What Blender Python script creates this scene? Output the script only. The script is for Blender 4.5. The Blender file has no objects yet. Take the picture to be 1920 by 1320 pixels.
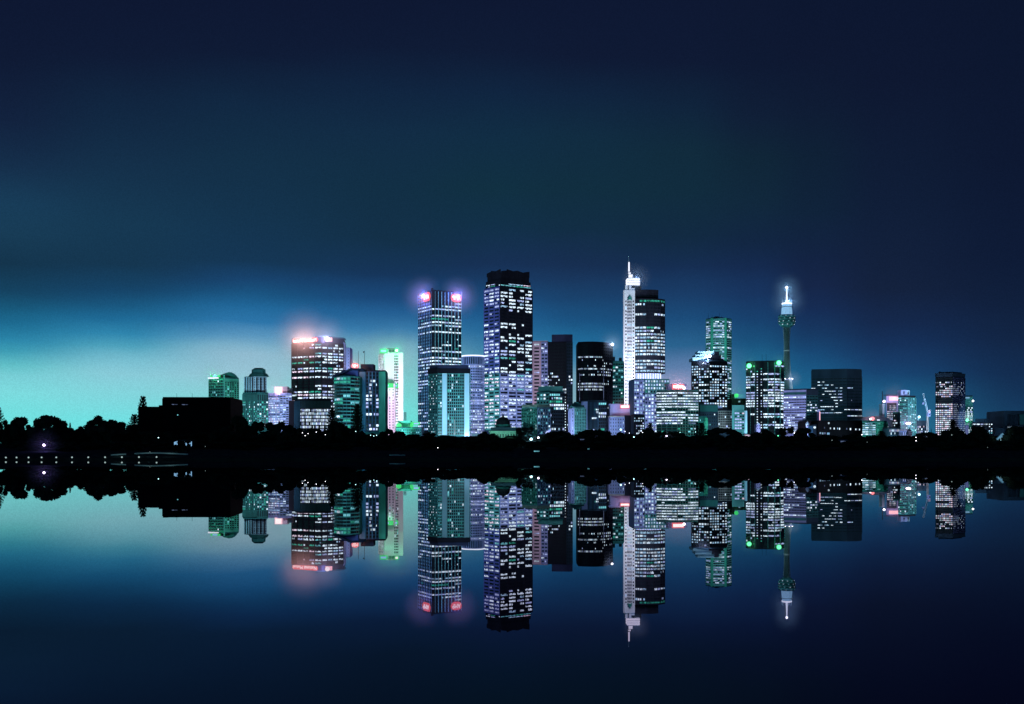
import bpy, bmesh, math, random
from mathutils import Vector, Matrix
random.seed(11)
R = random.Random(5)
scene = bpy.context.scene
COL = scene.collection
F, HX, HY, CAMZ = 2059.0, 960.0, 838.0, 3.5        # focal length in photo pixels, principal column, horizon row, eye height

def px(x, D): return (x - HX) / F * D
def pz(y, D): return CAMZ + (HY - y) / F * D
def at(x, y, D): return Vector((px(x, D), D, pz(y, D)))

# ------------------------------------------------------------------ materials
MATS = {}
def nodes(name):
    m = bpy.data.materials.new(name); m.use_nodes = True
    nt = m.node_tree; nt.nodes.clear()
    out = nt.nodes.new('ShaderNodeOutputMaterial')
    return m, nt, out
def surf(name, col, rough=.85, var=.25, scale=.25, metal=0., spec=.08):
    """a weathered opaque surface: base colour broken up by two noises"""
    m, nt, out = nodes(name)
    b = nt.nodes.new('ShaderNodeBsdfPrincipled')
    g = nt.nodes.new('ShaderNodeNewGeometry')
    n1 = nt.nodes.new('ShaderNodeTexNoise'); n1.inputs['Scale'].default_value = scale; n1.inputs['Detail'].default_value = 5
    mp = nt.nodes.new('ShaderNodeMapping'); mp.inputs['Scale'].default_value = (1, 1, .25)
    nt.links.new(g.outputs['Position'], mp.inputs['Vector']); nt.links.new(mp.outputs[0], n1.inputs['Vector'])
    r = nt.nodes.new('ShaderNodeValToRGB')
    r.color_ramp.elements[0].position = .3; r.color_ramp.elements[1].position = .7
    r.color_ramp.elements[0].color = (*[c * (1 - var) for c in col], 1)
    r.color_ramp.elements[1].color = (*[min(1, c * (1 + var)) for c in col], 1)
    nt.links.new(n1.outputs['Fac'], r.inputs['Fac']); nt.links.new(r.outputs['Color'], b.inputs['Base Color'])
    b.inputs['Roughness'].default_value = rough; b.inputs['Metallic'].default_value = metal
    b.inputs['Specular IOR Level'].default_value = spec
    nt.links.new(b.outputs[0], out.inputs['Surface'])
    MATS[name] = m; return m
def lit(name, col, lo=.35, hi=1.35, cell=.55, sample=False):
    """a lit window: the rooms behind it differ in brightness from one bay to the next"""
    m, nt, out = nodes(name)
    g = nt.nodes.new('ShaderNodeNewGeometry')
    sc = nt.nodes.new('ShaderNodeVectorMath'); sc.operation = 'SCALE'; sc.inputs['Scale'].default_value = cell
    fl = nt.nodes.new('ShaderNodeVectorMath'); fl.operation = 'FLOOR'
    wn = nt.nodes.new('ShaderNodeTexWhiteNoise'); wn.noise_dimensions = '3D'
    no = nt.nodes.new('ShaderNodeTexNoise'); no.inputs['Scale'].default_value = 1.1; no.inputs['Detail'].default_value = 2
    ad = nt.nodes.new('ShaderNodeMath'); ad.operation = 'ADD'
    mr = nt.nodes.new('ShaderNodeMapRange'); mr.inputs['From Min'].default_value = .35; mr.inputs['From Max'].default_value = 1.45
    mr.inputs['To Min'].default_value = lo; mr.inputs['To Max'].default_value = hi
    e = nt.nodes.new('ShaderNodeEmission'); e.inputs['Color'].default_value = (*col, 1)
    L = nt.links.new
    L(g.outputs['Position'], sc.inputs[0]); L(sc.outputs[0], fl.inputs[0]); L(fl.outputs[0], wn.inputs['Vector'])
    L(g.outputs['Position'], no.inputs['Vector'])
    L(wn.outputs['Value'], ad.inputs[0]); L(no.outputs['Fac'], ad.inputs[1]); L(ad.outputs[0], mr.inputs['Value'])
    L(mr.outputs[0], e.inputs['Strength']); L(e.outputs[0], out.inputs['Surface'])
    m.cycles.emission_sampling = 'AUTO' if sample else 'NONE'
    MATS[name] = m; return m
def glow(name, col, s, sample=False):
    m, nt, out = nodes(name)
    e = nt.nodes.new('ShaderNodeEmission'); e.inputs['Color'].default_value = (*col, 1); e.inputs['Strength'].default_value = s
    nt.links.new(e.outputs[0], out.inputs['Surface'])
    m.cycles.emission_sampling = 'AUTO' if sample else 'NONE'
    MATS[name] = m; return m

surf('concrete', (.42, .43, .48)); surf('white_wall', (.74, .72, .80), var=.12); surf('pale_blue', (.33, .52, .72), var=.15)
surf('lavender', (.30, .37, .74)); surf('pale_teal', (.20, .43, .48)); surf('pinkish', (.60, .46, .62)); surf('teal', (.09, .31, .34)); surf('mid_teal', (.03, .13, .145)); surf('dim_teal', (.012, .055, .065)); surf('deep_teal', (.025, .12, .14))  # wall tints put the coloured city light into the base colour
surf('green_stone', (.06, .36, .29)); surf('violet', (.10, .12, .42)); surf('navy', (.03, .04, .10)); surf('dark', (.012, .013, .024))
surf('slate', (.024, .046, .082)); surf('black_wall', (.006, .006, .010), rough=.9); surf('metal', (.55, .60, .66), rough=.35, metal=.8)
surf('dark_metal', (.03, .035, .05), rough=.4, metal=.6); surf('sandstone', (.22, .42, .36)); surf('blue_wall', (.05, .16, .32))
surf('grass', (.05, .06, .06), rough=1, var=.5, scale=.6, spec=0); surf('stone', (.05, .05, .055), rough=.95, spec=.05); surf('bark', (.03, .024, .02), rough=1, spec=0)
surf('fin_teal', (.20, .52, .60)); surf('fin_blue', (.012, .038, .075)); surf('fin_violet', (.16, .34, .62))
surf('coping', (.85, .88, .88), rough=.6); surf('strip_blue', (.42, .72, .97), var=.08)
surf('leaf', (.036, .050, .034), rough=.95, var=.5, scale=.8, spec=0); surf('leaf_dark', (.026, .038, .030), rough=.95, var=.5, scale=.8, spec=0)
surf('glass', (.010, .013, .022), rough=.2, var=.4, scale=.6, spec=.3); surf('glass_teal', (.010, .030, .038), rough=.2, var=.5, scale=.5, spec=.3)
surf('glass_blue', (.02, .045, .11), rough=.2, var=.5, scale=.5, spec=.3)
lit('lit_white', (.66, .83, 1.0), .22, 1.85, .85); lit('lit_pink', (.95, .78, 1.0), .25, 1.4, .85); lit('lit_blue', (.42, .70, 1.0), .2, 1.35, .85)
lit('lit_cyan', (.22, .72, .85), .25, 1.1); lit('lit_green', (.05, .50, .38), .15, 1.1); lit('lit_dim', (.22, .30, .55), .05, .6); lit('lit_lav', (.46, .57, 1.0), .25, 1.3, .85)
lit('floodlit', (.30, .62, .98), .5, 1.0, .15)  # emits by itself, the brightness does not come from floodlights
glow('neon_white', (1.0, .90, .94), 1.7); glow('neon_red', (1.0, .15, .19), 1.2); glow('neon_pink', (1.0, .50, .60), 1.6); glow('neon_green', (.06, .85, .22), 1.0)
glow('neon_blue', (.30, .48, 1.0), 1.3); glow('lamp_white', (.92, .90, 1.0), 5, True); glow('lamp_cyan', (.5, .95, 1.0), 4, True); glow('lamp_green', (.15, 1.0, .45), 3, True); glow('lamp_violet', (.85, .75, 1.0), 6, True)
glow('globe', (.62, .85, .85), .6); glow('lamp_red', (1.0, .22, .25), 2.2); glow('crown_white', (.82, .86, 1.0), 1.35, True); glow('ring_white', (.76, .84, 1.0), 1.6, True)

# ------------------------------------------------------------------ mesh building
class MB:
    def __init__(s): s.v = []; s.f = []; s.m = []; s.mats = []
    def mi(s, mat):
        if mat not in s.mats: s.mats.append(mat)
        return s.mats.index(mat)
    def add(s, vs, fs, mat):
        b = len(s.v); s.v += [tuple(v) for v in vs]; k = s.mi(mat)
        for f in fs: s.f.append(tuple(b + i for i in f)); s.m.append(k)
    def obox(s, o, a, b, c, mat):
        """box with corner o and edge vectors a, b, c"""
        o, a, b, c = map(Vector, (o, a, b, c))
        vs = [o, o + a, o + a + b, o + b, o + c, o + a + c, o + a + b + c, o + b + c]
        fs = [(0, 3, 2, 1), (4, 5, 6, 7), (0, 1, 5, 4), (1, 2, 6, 5), (2, 3, 7, 6), (3, 0, 4, 7)]
        if a.cross(b).dot(c) < 0: fs = [f[::-1] for f in fs]
        s.add(vs, fs, mat)
    def box(s, x0, x1, y0, y1, z0, z1, mat): s.obox((x0, y0, z0), (x1 - x0, 0, 0), (0, y1 - y0, 0), (0, 0, z1 - z0), mat)
    def prism(s, foot, z0, z1, mat, top=None):
        n = len(foot); top = top or foot
        A = sum(foot[i][0] * foot[(i + 1) % n][1] - foot[(i + 1) % n][0] * foot[i][1] for i in range(n))
        if A < 0: foot = foot[::-1]; top = top[::-1]
        zz = z1 if isinstance(z1, (list, tuple)) else [z1] * n
        vs = [(p[0], p[1], z0) for p in foot] + [(top[i][0], top[i][1], zz[i]) for i in range(n)]
        fs = [tuple(range(n))[::-1], tuple(range(n, 2 * n))] + [(i, (i + 1) % n, n + (i + 1) % n, n + i) for i in range(n)]
        s.add(vs, fs, mat)
    def tube(s, p0, p1, r0, r1, mat, n=8):
        p0, p1 = Vector(p0), Vector(p1); d = (p1 - p0).normalized()
        u = d.orthogonal().normalized(); w = d.cross(u)
        vs = []
        for p, r in ((p0, r0), (p1, r1)):
            for i in range(n):
                t = 2 * math.pi * i / n; vs.append(p + (u * math.cos(t) + w * math.sin(t)) * r)
        fs = [tuple(range(n))[::-1], tuple(range(n, 2 * n))] + [(i, (i + 1) % n, n + (i + 1) % n, n + i) for i in range(n)]
        s.add(vs, fs, mat)
    def lathe(s, cx, cy, prof, mat, n=24, sx=1., sy=1.):
        vs = []
        for r, z in prof:
            for i in range(n):
                t = 2 * math.pi * i / n; vs.append((cx + r * sx * math.cos(t), cy + r * sy * math.sin(t), z))
        fs = [tuple(range(n))[::-1], tuple(range((len(prof) - 1) * n, len(prof) * n))]
        for k in range(len(prof) - 1):
            for i in range(n): fs.append((k * n + i, k * n + (i + 1) % n, (k + 1) * n + (i + 1) % n, (k + 1) * n + i))
        s.add(vs, fs, mat)
    def ball(s, c, r, mat, n=10, k=6):
        c = Vector(c); s.lathe(c.x, c.y, [(max(r * math.sin(math.pi * i / k), r * .02), c.z - r * math.cos(math.pi * i / k)) for i in range(k + 1)], mat, n)
    def build(s, name, parent=None, loc=(0, 0, 0), smooth=False):
        if not s.v: return None
        me = bpy.data.meshes.new(name); l = Vector(loc)
        me.from_pydata([tuple(Vector(v) - l) for v in s.v], [], s.f)
        for m in s.mats: me.materials.append(MATS[m])
        me.polygons.foreach_set('material_index', s.m)
        if smooth: me.polygons.foreach_set('use_smooth', [True] * len(s.f))
        me.update()
        o = bpy.data.objects.new(name, me); COL.objects.link(o)
        if parent is None: o.location = loc
        else: o.parent = parent
        return o

def tag(o, label=None, cat=None, group=None, kind=None):
    if label: o['label'] = label
    if cat: o['category'] = cat
    if group: o['group'] = group
    if kind: o['kind'] = kind
    return o
def empty(name, loc, label, cat, group=None):
    o = bpy.data.objects.new(name, None); COL.objects.link(o); o.location = loc
    o.empty_display_size = 1
    return tag(o, label, cat, group)

UNIT = {}
BLINDS = [(1,), (1, .6, 1, 1, .75), (.7, 1, 1, .55, 1, .85), (1, 1, .45, .8, 1), (.6, .85, 1, .5, .9, 1, .7), (1, .5, .6, 1, .9, .4)]
def unit(mat, k=0):
    """one shared window, a metre square and a metre deep, per glazing material; k > 0: its blinds are drawn to uneven heights"""
    if (mat, k) not in UNIT:
        b = MB(); h = BLINDS[k]; n = len(h)
        for i, v in enumerate(h): b.box(-.5 + (i + .04) / n, -.5 + (i + .96) / n, -.5, .5, .5 - v, .5, mat)
        me = bpy.data.meshes.new('window'); me.from_pydata(b.v, [], b.f); me.materials.append(MATS[mat]); me.update(); UNIT[(mat, k)] = me
    return UNIT[(mat, k)]

PAL = {'w': (('lit_white', 6), ('lit_lav', 2), ('lit_blue', 1)), 'b': (('lit_blue', 5), ('lit_white', 4), ('lit_lav', 1)),
       'p': (('lit_white', 5), ('lit_pink', 3), ('lit_lav', 2)), 'g': (('lit_green', 3), ('lit_cyan', 4), ('lit_white', 3)), 'l': (('lit_lav', 5), ('lit_white', 4)),
       'c': (('lit_cyan', 5), ('lit_white', 3))}
CH = {'c': 'lit_cyan', 'g': 'lit_green', 'b': 'lit_blue', 'p': 'lit_pink', 'd': 'lit_dim', 'l': 'lit_lav', 'W': 'lit_white'}
def pick(pal):
    ws = PAL[pal]; t = R.random() * sum(w for _, w in ws)
    for n, w in ws:
        t -= w
        if t <= 0: return n
    return ws[-1][0]

class Bld:
    """a building: an Empty at its base, a wall mesh, a cladding mesh (bands, piers, fins), a roof and its windows"""
    def __init__(s, name, label, foot, z1, wall='concrete', z0=3.5, cat='building', group=None, roof='dark', cap=.5):
        s.foot = [Vector((p[0], p[1])) for p in foot]
        c = sum(s.foot, Vector((0, 0))) / len(s.foot)
        s.loc = Vector((c.x, c.y, z0)); s.z0 = z0; s.z1 = z1
        s.root = empty(name, s.loc, label, cat, group)
        s.W = MB(); s.C = MB(); s.Rf = MB(); s.panes = []; s.extra = {}
        s.W.prism([tuple(p) for p in s.foot], z0, z1, wall)
        if roof:
            ins = [tuple(c + (p - c) * .985) for p in s.foot]
            s.Rf.prism(ins, z1 - .05, z1 + cap, roof)
    def part(s, name):
        """a new mesh to fill; built under this thing when finished"""
        b = MB(); s.extra.setdefault(name, []).append((b, None)); return b
    def fac(s, P0, P1, zb, zt, rows, cols, wf=.8, hf=.55, pat=None, p=.5, pal='w', dark='glass', clad='concrete', proud=.35, bands=True, piers=True, skip=False, fin=None, run=0.):
        P0, P1 = Vector(P0), Vector(P1); d = (P1 - P0); L = d.length; d = d / L
        n = Vector((d.y, -d.x))
        d3 = Vector((d.x, d.y, 0)); n3 = Vector((n.x, n.y, 0)); h = (zt - zb) / rows; w = L / cols
        o = Vector((P0.x, P0.y, 0))
        if bands:
            for i in range(rows + 1):
                z = zt - i * h
                a, b = z - h * (1 - hf) / 2, z + h * (1 - hf) / 2
                s.C.obox(o + Vector((0, 0, a)), d3 * L, n3 * proud, (0, 0, b - a), clad)
        if piers:
            for j in range(cols + 1):
                u0, u1 = max(0, (j - (1 - wf) / 2) * w), min(L, (j + (1 - wf) / 2) * w)
                s.C.obox(o + d3 * u0 + Vector((0, 0, zb)), d3 * (u1 - u0), n3 * (proud + .06), (0, 0, zt - zb), fin or clad)
        for i in range(rows):
            st = pat[i] if pat and i < len(pat) else ''
            prob = p[min(i, len(p) - 1)] if isinstance(p, (list, tuple)) else p
            prev = False
            for j in range(cols):
                ch = st[int(j * len(st) / cols)] if st else '?'
                if ch == '?':
                    on = (R.random() < prob) if not (run and j and R.random() < run) else prev
                    prev = on; ch = '#' if on else '.'
                    if on and R.random() < .18: ch = 'h'
                zc = zt - (i + .5) * h; a, b = (j + .5 - wf / 2) * w, (j + .5 + wf / 2) * w
                if ch == '.':
                    if not skip: s.panes.append((dark, o, d3, n3, a, b, zc, h * hf, 0))
                    continue
                if ch in 'hf':
                    fr = .55 if ch == 'h' else .28
                    m = a + (b - a) * fr if R.random() < .5 else b - (b - a) * fr
                    left = R.random() < .5
                    if ch == 'f': seg = (a, a + (b - a) * fr) if left else (b - (b - a) * fr, b)
                    else: seg = (a, a + (b - a) * fr) if left else (b - (b - a) * fr, b)
                    s.panes.append((pick(pal), o, d3, n3, seg[0], seg[1], zc, h * hf, 1))
                    if not skip:
                        seg2 = (seg[1], b) if left else (a, seg[0])
                        s.panes.append((dark, o, d3, n3, seg2[0], seg2[1], zc, h * hf, 0))
                else:
                    s.panes.append((CH.get(ch) or pick(pal), o, d3, n3, a, b, zc, h * hf, 1))
    def done(s):
        s.W.build('wall', s.root, s.loc); s.C.build('cladding', s.root, s.loc); s.Rf.build('roof', s.root, s.loc)
        for nm, l in s.extra.items():
            for b, _ in l: b.build(nm, s.root, s.loc)
        D0 = s.loc.y
        vis = lambda q: HY - (q[6] - CAMZ) / D0 * F < 812
        order = sorted(range(len(s.panes)), key=lambda k: (-s.panes[k][8], 0 if vis(s.panes[k]) else 1, -(s.panes[k][5] - s.panes[k][4]) * s.panes[k][7] * abs(s.panes[k][3].y)))
        rest = MB()
        for q, k in enumerate(order):
            m, o, d3, n3, a, b, zc, hh, l = s.panes[k]
            bl = R.randrange(0, len(BLINDS)) if l and b - a > 1.7 * hh else 0
            if q < 100:
                w = bpy.data.objects.new('window', unit(m, bl)); COL.objects.link(w); w.parent = s.root
                w.location = o + d3 * (a + b) / 2 + n3 * .07 + Vector((0, 0, zc)) - s.loc
                w.rotation_euler = (0, 0, math.atan2(d3.y, d3.x)); w.scale = (b - a, .1, hh)
            else:
                hs = BLINDS[bl]; w_ = (b - a) / len(hs)
                for i, v in enumerate(hs): rest.obox(o + d3 * (a + (i + .03) * w_) + n3 * .02 + Vector((0, 0, zc + hh / 2 - hh * v)), d3 * (w_ * .94), n3 * .1, (0, 0, hh * v), m)
        w = rest.build('window', s.root, s.loc)
        if w: w['kind'] = 'stuff'
        return s.root

def foot2(a, c, b, D, fl, fr):
    """footprint of a corner block: left edge column a, near corner column c at depth D, right edge column b; the two walls recede by fl and fr degrees"""
    C = Vector((px(c, D), D)); fl, fr = math.radians(fl), math.radians(fr)
    ka, kb = (a - HX) / F, (b - HX) / F
    u = Vector((-math.cos(fl), math.sin(fl))); v = Vector((math.cos(fr), math.sin(fr)))
    l1 = (C.x - ka * D) / (ka * u.y - u.x); l2 = (kb * D - C.x) / (v.x - kb * v.y)
    A, B = C + u * l1, C + v * l2
    return [A, C, B, A + B - C]
def foot1(a, b, D, deep, phi=0.):
    """footprint of a block seen face on; phi > 0 turns its right end away"""
    A = Vector((px(a, D), D)); phi = math.radians(phi); v = Vector((math.cos(phi), math.sin(phi)))
    kb = (b - HX) / F; l = (kb * D - A.x) / (v.x - kb * v.y)
    B = A + v * l; n = Vector((-v.y, v.x)) * deep
    return [A, B, B + n, A + n]
def arc(a, b, D, bulge, n, deep):
    """footprint with a front bowed out towards the water"""
    xa, xb = px(a, D), px(b, D); pts = []
    for i in range(n + 1):
        t = i / n; pts.append(Vector((xa + (xb - xa) * t, D - bulge * (1 - (2 * t - 1) ** 2))))
    return pts + [Vector((xb, D + deep)), Vector((xa, D + deep))]
LIGHTS = []
def fill_spot(x, y, D, L, col=(.75, .85, 1.0), back=45, tz=None, side=0, ang=76, z=6.5):
    """added for city glow, no fitting: a floodlight washing a facade that stands at column x, row y, depth D"""
    t = at(x, y, D); p = Vector((px(x, D - back) + side, D - back, z)); d = t - p
    la = bpy.data.lights.new('fill_spot_light', 'SPOT'); la.color = col; la.energy = L * 4 * math.pi * math.pi * d.length_squared
    la.spot_size = math.radians(ang); la.spot_blend = 1.; la.shadow_soft_size = 0
    o = bpy.data.objects.new('fill_spot_light', la); COL.objects.link(o); o.location = p
    o.rotation_euler = d.to_track_quat('-Z', 'Y').to_euler(); LIGHTS.append(o)
def bulb(p, power, col, r=.5):  # added point light for sign, lamp and kerb glow, no fitting
    la = bpy.data.lights.new('glow_point_light', 'POINT'); la.color = col; la.energy = power; la.shadow_soft_size = 0
    o = bpy.data.objects.new('glow_point_light', la); COL.objects.link(o); o.location = p; LIGHTS.append(o)
def lettering(b, text, P0, P1, zc, hgt, mat, out=.3, mirror=True):
    """raised letters along the wall line P0-P1, in mirror writing as the photograph shows them"""
    cu = bpy.data.curves.new('letters', 'FONT'); cu.body = text; cu.size = 1; cu.extrude = .04; cu.align_x = 'LEFT'; cu.resolution_u = 3
    ob = bpy.data.objects.new('letters', cu); COL.objects.link(ob)
    me = bpy.data.meshes.new_from_object(ob.evaluated_get(bpy.context.evaluated_depsgraph_get()))
    xs = [v.co.x for v in me.vertices]; ys = [v.co.y for v in me.vertices]
    x0, x1, y0, y1 = min(xs), max(xs), min(ys), max(ys)
    P0, P1 = Vector(P0), Vector(P1); d = P1 - P0; L = d.length; d /= L; n = Vector((d.y, -d.x))
    vs = []
    for v in me.vertices:
        t = (v.co.x - x0) / (x1 - x0); t = 1 - t if mirror else t
        q = P0 + d * (t * L) + n * (out + (v.co.z + .04) * hgt)
        vs.append((q.x, q.y, zc - hgt / 2 + (v.co.y - y0) / (y1 - y0) * hgt))
    b.add(vs, [tuple(p.vertices)[::-1] if mirror else tuple(p.vertices) for p in me.polygons], mat)
    bpy.data.objects.remove(ob); bpy.data.meshes.remove(me); bpy.data.curves.remove(cu)

def pill(b, p, along, out, z0, z1, mat, n=8):
    """a sign board with rounded ends"""
    p, a, o = Vector(p), Vector(along), Vector(out); L = a.length; h = z1 - z0; r = min(h / 2, L / 2); u = a / L; P = []
    for cx, t0 in ((L - r, -90), (r, 90)):
        for i in range(n + 1): t = math.radians(t0 + 180 * i / n); P.append((cx + r * math.cos(t), (z0 + z1) / 2 + h / 2 * math.sin(t)))
    m = len(P); f = lambda s, z, k: (p.x + u.x * s + o.x * k, p.y + u.y * s + o.y * k, z)
    b.add([f(s, z, 1) for s, z in P] + [f(s, z, 0) for s, z in P], [tuple(range(m)), tuple(range(m, 2 * m))[::-1]] + [(i, m + i, m + (i + 1) % m, (i + 1) % m) for i in range(m)], mat)

HALO = []
def halo(p, r, power=0, col=(1, 1, 1)):
    """made-up mist imitating lens bloom round a sign or lamp at p; power > 0 adds an unseen point light inside it"""
    HALO.append((Vector(p), r))
    if power: bulb(p, power, col, .4)
# ------------------------------------------------------------------ the towers, left to right
def ys(y, D): return pz(y, D)
# --- black waterfront block with a lower wing
D = 372
B = Bld('waterfront_block', 'long black windowless block on the left shore, taller right part and lower left wing', foot1(304, 432, D, 24, 4), ys(747, D), 'black_wall', roof='black_wall')
g = foot1(259, 303.9, D + 2, 18, 4); B.part('wing').prism([tuple(p) for p in g], 3.5, ys(762, D), 'black_wall')
b = B.part('roof_box'); b.box(px(287, D), px(293, D), D + 6, D + 8, ys(762.5, D), ys(758.5, D), 'black_wall')
b = B.part('roof_box'); b.box(px(296, D), px(303, D), D + 7, D + 10, ys(762.5, D), ys(759.5, D), 'black_wall')
b = B.part('roof_box'); b.box(px(380, D), px(384, D), D + 8, D + 10, ys(752, D), ys(749.5, D), 'black_wall')
for x, y in ((318, 735), (347.5, 735)): B.part('antenna').tube((px(x, D), D + 8, ys(749, D)), (px(x, D), D + 8, ys(y, D)), .06, .05, 'dark_metal', 5)
n = Vector((math.sin(math.radians(4)), -math.cos(math.radians(4)))); A = B.foot[0]; d = (B.foot[1] - A).normalized()
for u0, u1, yy in ((3.2, 5.2, 758.4), (6.6, 8.6, 758.6)): B.panes.append(('lit_dim', Vector((A.x, A.y, 0)), Vector((d.x, d.y, 0)), Vector((n.x, n.y, 0)), u0, u1, ys(yy, D), .22, 1))
B.panes.append(('lit_cyan', Vector((A.x, A.y, 0)), Vector((d.x, d.y, 0)), Vector((n.x, n.y, 0)), 5.0, 5.35, ys(778, D), .35, 1))
B.done()

# --- green hotel with an arched roof
D = 455; ft = foot2(392, 421, 448, D, 20, 22); zt = ys(710, D)
B = Bld('arched_roof_hotel', 'green lit hotel tower under a shallow arched dark roof, behind the black block', ft, zt, 'green_stone', roof='deep_teal')
B.fac(ft[0], ft[1], ys(800, D), ys(712, D), 17, 9, .82, .62, p=.10, pal='g', clad='teal', fin='deep_teal')
B.fac(ft[1], ft[2], ys(800, D), ys(716, D), 22, 6, .62, .62, p=[.05] * 4 + [.3] * 18, pal='g', clad='green_stone')
b = B.part('arched_roof'); C0 = ft[1]; dR = (ft[2] - ft[1]); n = Vector((-dR.y, dR.x)).normalized() * 9
prof = [(-.50, 0.), (-.5, .05), (-.3, .55), (0., .95), (.3, 1.25), (.5, 1.2), (.7, .9), (.85, .5), (.97, 0)]
vs = []
for k in (0, 1):
    for t, hh in prof:
        q = C0 + dR * t + n * (k * 1.4 + .02 + (.55 if t < 0 else 0)); vs.append((q.x, q.y, zt + .3 + hh * 2.0))
m = len(prof); fs = [tuple(range(m)), tuple(range(m, 2 * m))[::-1]] + [(i, m + i, m + (i + 1) % m, (i + 1) % m) for i in range(m)]
b.add(vs, fs, 'deep_teal')
b = B.part('lit_eave'); dl = (ft[1] - ft[0]); nl = Vector((dl.y, -dl.x)).normalized()
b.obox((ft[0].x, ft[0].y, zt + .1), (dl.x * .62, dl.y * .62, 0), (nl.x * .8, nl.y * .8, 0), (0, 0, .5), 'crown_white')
B.part('light_pole').obox((C0.x - .3, C0.y - .5, ys(795, D)), (.5, 0, 0), (0, .4, 0), (0, 0, zt - ys(795, D) + 1.6), 'teal')
B.done()
S = empty('rooftop_sign', (px(402, D), D - 1, zt + .6), 'small green and blue neon sign on the eave of the arched roof hotel', 'sign', 'green neon signs')
b = MB(); b.box(px(395, D), px(413, D), D - .2, D + .2, zt + .7, zt + 1.5, 'neon_green'); b.build('panel', S, S.location)
b = MB(); b.box(px(399, D), px(408, D), D - .5, D - .22, zt + .9, zt + 1.35, 'neon_blue'); b.build('lettering', S, S.location)
halo((px(403, D), D - 2, zt + 1.2), 8, 800, (.1, 1., .4)); fill_spot(436, 760, D, .26, (.45, 1., .85), 40, side=6); fill_spot(405, 760, D, .09, (.4, 1., .9), 45)

# --- stepped apartment tower with an octagonal cap
D = 440; zt = ys(705, D)
ft = foot2(455, 482, 503, D, 14, 16)
B = Bld('capped_apartment_tower', 'slim tower with pale blue upper piers, stepped octagonal cap and wider teal base', ft, ys(738, D), 'dim_teal', roof='deep_teal')
B.fac(ft[0], ft[1], ys(800, D), ys(752, D), 11, 9, .70, .64, p=.33, pal='g', clad='dim_teal', fin='mid_teal')
B.fac(ft[0], ft[1], ys(752, D), ys(739, D), 1, 12, .6, .95, p=0, clad='dim_teal', fin='mid_teal')
B.fac(ft[1], ft[2], ys(800, D), ys(752, D), 11, 5, .7, .64, p=.5, pal='g', clad='mid_teal')
B.fac(ft[1], ft[2], ys(752, D), ys(739, D), 1, 5, .75, .9, p=0, clad='mid_teal', dark='glass_teal')
up = foot2(459, 472, 500, D + 2, 30, 14)
U = B.part('upper_tower'); U.prism([tuple(p) for p in up], ys(738, D) - .1, zt, 'pale_blue')
B.fac(up[0], up[1], ys(737, D), zt - .3, 9, 3, .6, .72, p=.06, pal='b', clad='deep_teal', fin='pale_blue')
B.fac(up[1], up[2], ys(737, D), zt - .3, 10, 8, .5, .6, pat=['...#'] * 0 or None, p=.05, pal='b', clad='pale_blue', bands=False, fin='pale_blue')
q0, q1 = up[1], up[2]; dd = (q1 - q0); nn = Vector((dd.y, -dd.x)).normalized()
for t in (.02, .30, .56, .80):
    q = q0 + dd * t + nn * .3; B.part('recess').obox((q.x, q.y, ys(737, D)), (dd.x * .09, dd.y * .09, 0), (nn.x * .2, nn.y * .2, 0), (0, 0, zt - ys(737, D) - .4), 'glass')
cx, cy = px(480, D), D + 4.6
for nm, r0, r1, ya, yb in (('cap_base', 4.1, 3.2, 705, 699), ('cap_drum', 2.75, 2.65, 699, 691.5), ('cap_top', 2.6, 1.5, 691.5, 688.5)):
    B.part(nm).lathe(cx, cy, [(r0, ys(ya, D)), (r1, ys(yb, D))], 'mid_teal' if nm != 'cap_drum' else 'deep_teal', 8, 1.05, .8)
B.done()
fill_spot(484, 718, D, .5, (.7, .95, 1.), 40, side=8); fill_spot(478, 770, D, .05, (.5, 1., .95), 45)

# --- lavender office with a pink roof sign
D = 446; ft = foot2(502, 525, 547, D, 24, 15); zt = ys(739, D)
B = Bld('ribbon_office', 'low lavender office block with bright ribbon windows and a pink sign on its roof', ft, zt, 'lavender', roof='lavender')
pt = ['.....', 'hhhhh', 'bbbbb', '###..', '#####', '#####', 'hbb#b', '#####', '.....', 'bbhhb', '#####', '#####', '#####']
B.fac(ft[0], ft[1], ys(796, D), ys(741, D), 13, 8, .86, .52, pat=pt, pal='p', clad='lavender')
B.fac(ft[1], ft[2], ys(796, D), ys(741, D), 13, 4, .84, .52, pat=['..##', '..f.', '.#..', '....', '####', '##.#', '##..', '.h..', 'h...', '#...', '##..', '#...', '#...'], pal='l', clad='lavender')
b = B.part('plant_room'); b.box(px(527, D), px(536, D), D + 3, D + 7, zt + .3, ys(724, D), 'pinkish')
b = B.part('plant_room'); b.box(px(536.3, D), px(545, D), D + 3.5, D + 7, zt + .3, ys(727, D), 'slate')
B.part('annex').box(px(541, D), px(553, D), D + .5, D + 7, 3.5, ys(751, D), 'dark')
B.done()
S = empty('rooftop_sign', (px(521, D), D + 1, zt), 'blazing white and pink block sign on the lavender ribbon office roof', 'sign', 'pink rooftop signs')
b = MB(); b.box(px(514.5, D), px(528.5, D), D + .6, D + 1.1, zt + .3, ys(725, D), 'neon_pink'); b.build('panel', S, S.location)
b = MB(); b.box(px(516, D), px(527, D), D + .3, D + .58, zt + .7, ys(726, D), 'neon_white'); b.build('lettering', S, S.location)
fill_spot(515, 765, D, .24, (.85, .8, 1.), 40, side=-8, ang=60); fill_spot(538, 765, D, .2, (.85, .8, 1.), 40, side=-4, ang=45); halo((px(521, D), D - .6, zt + 1.6), 9, 1900, (1., .5, .75))

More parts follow.
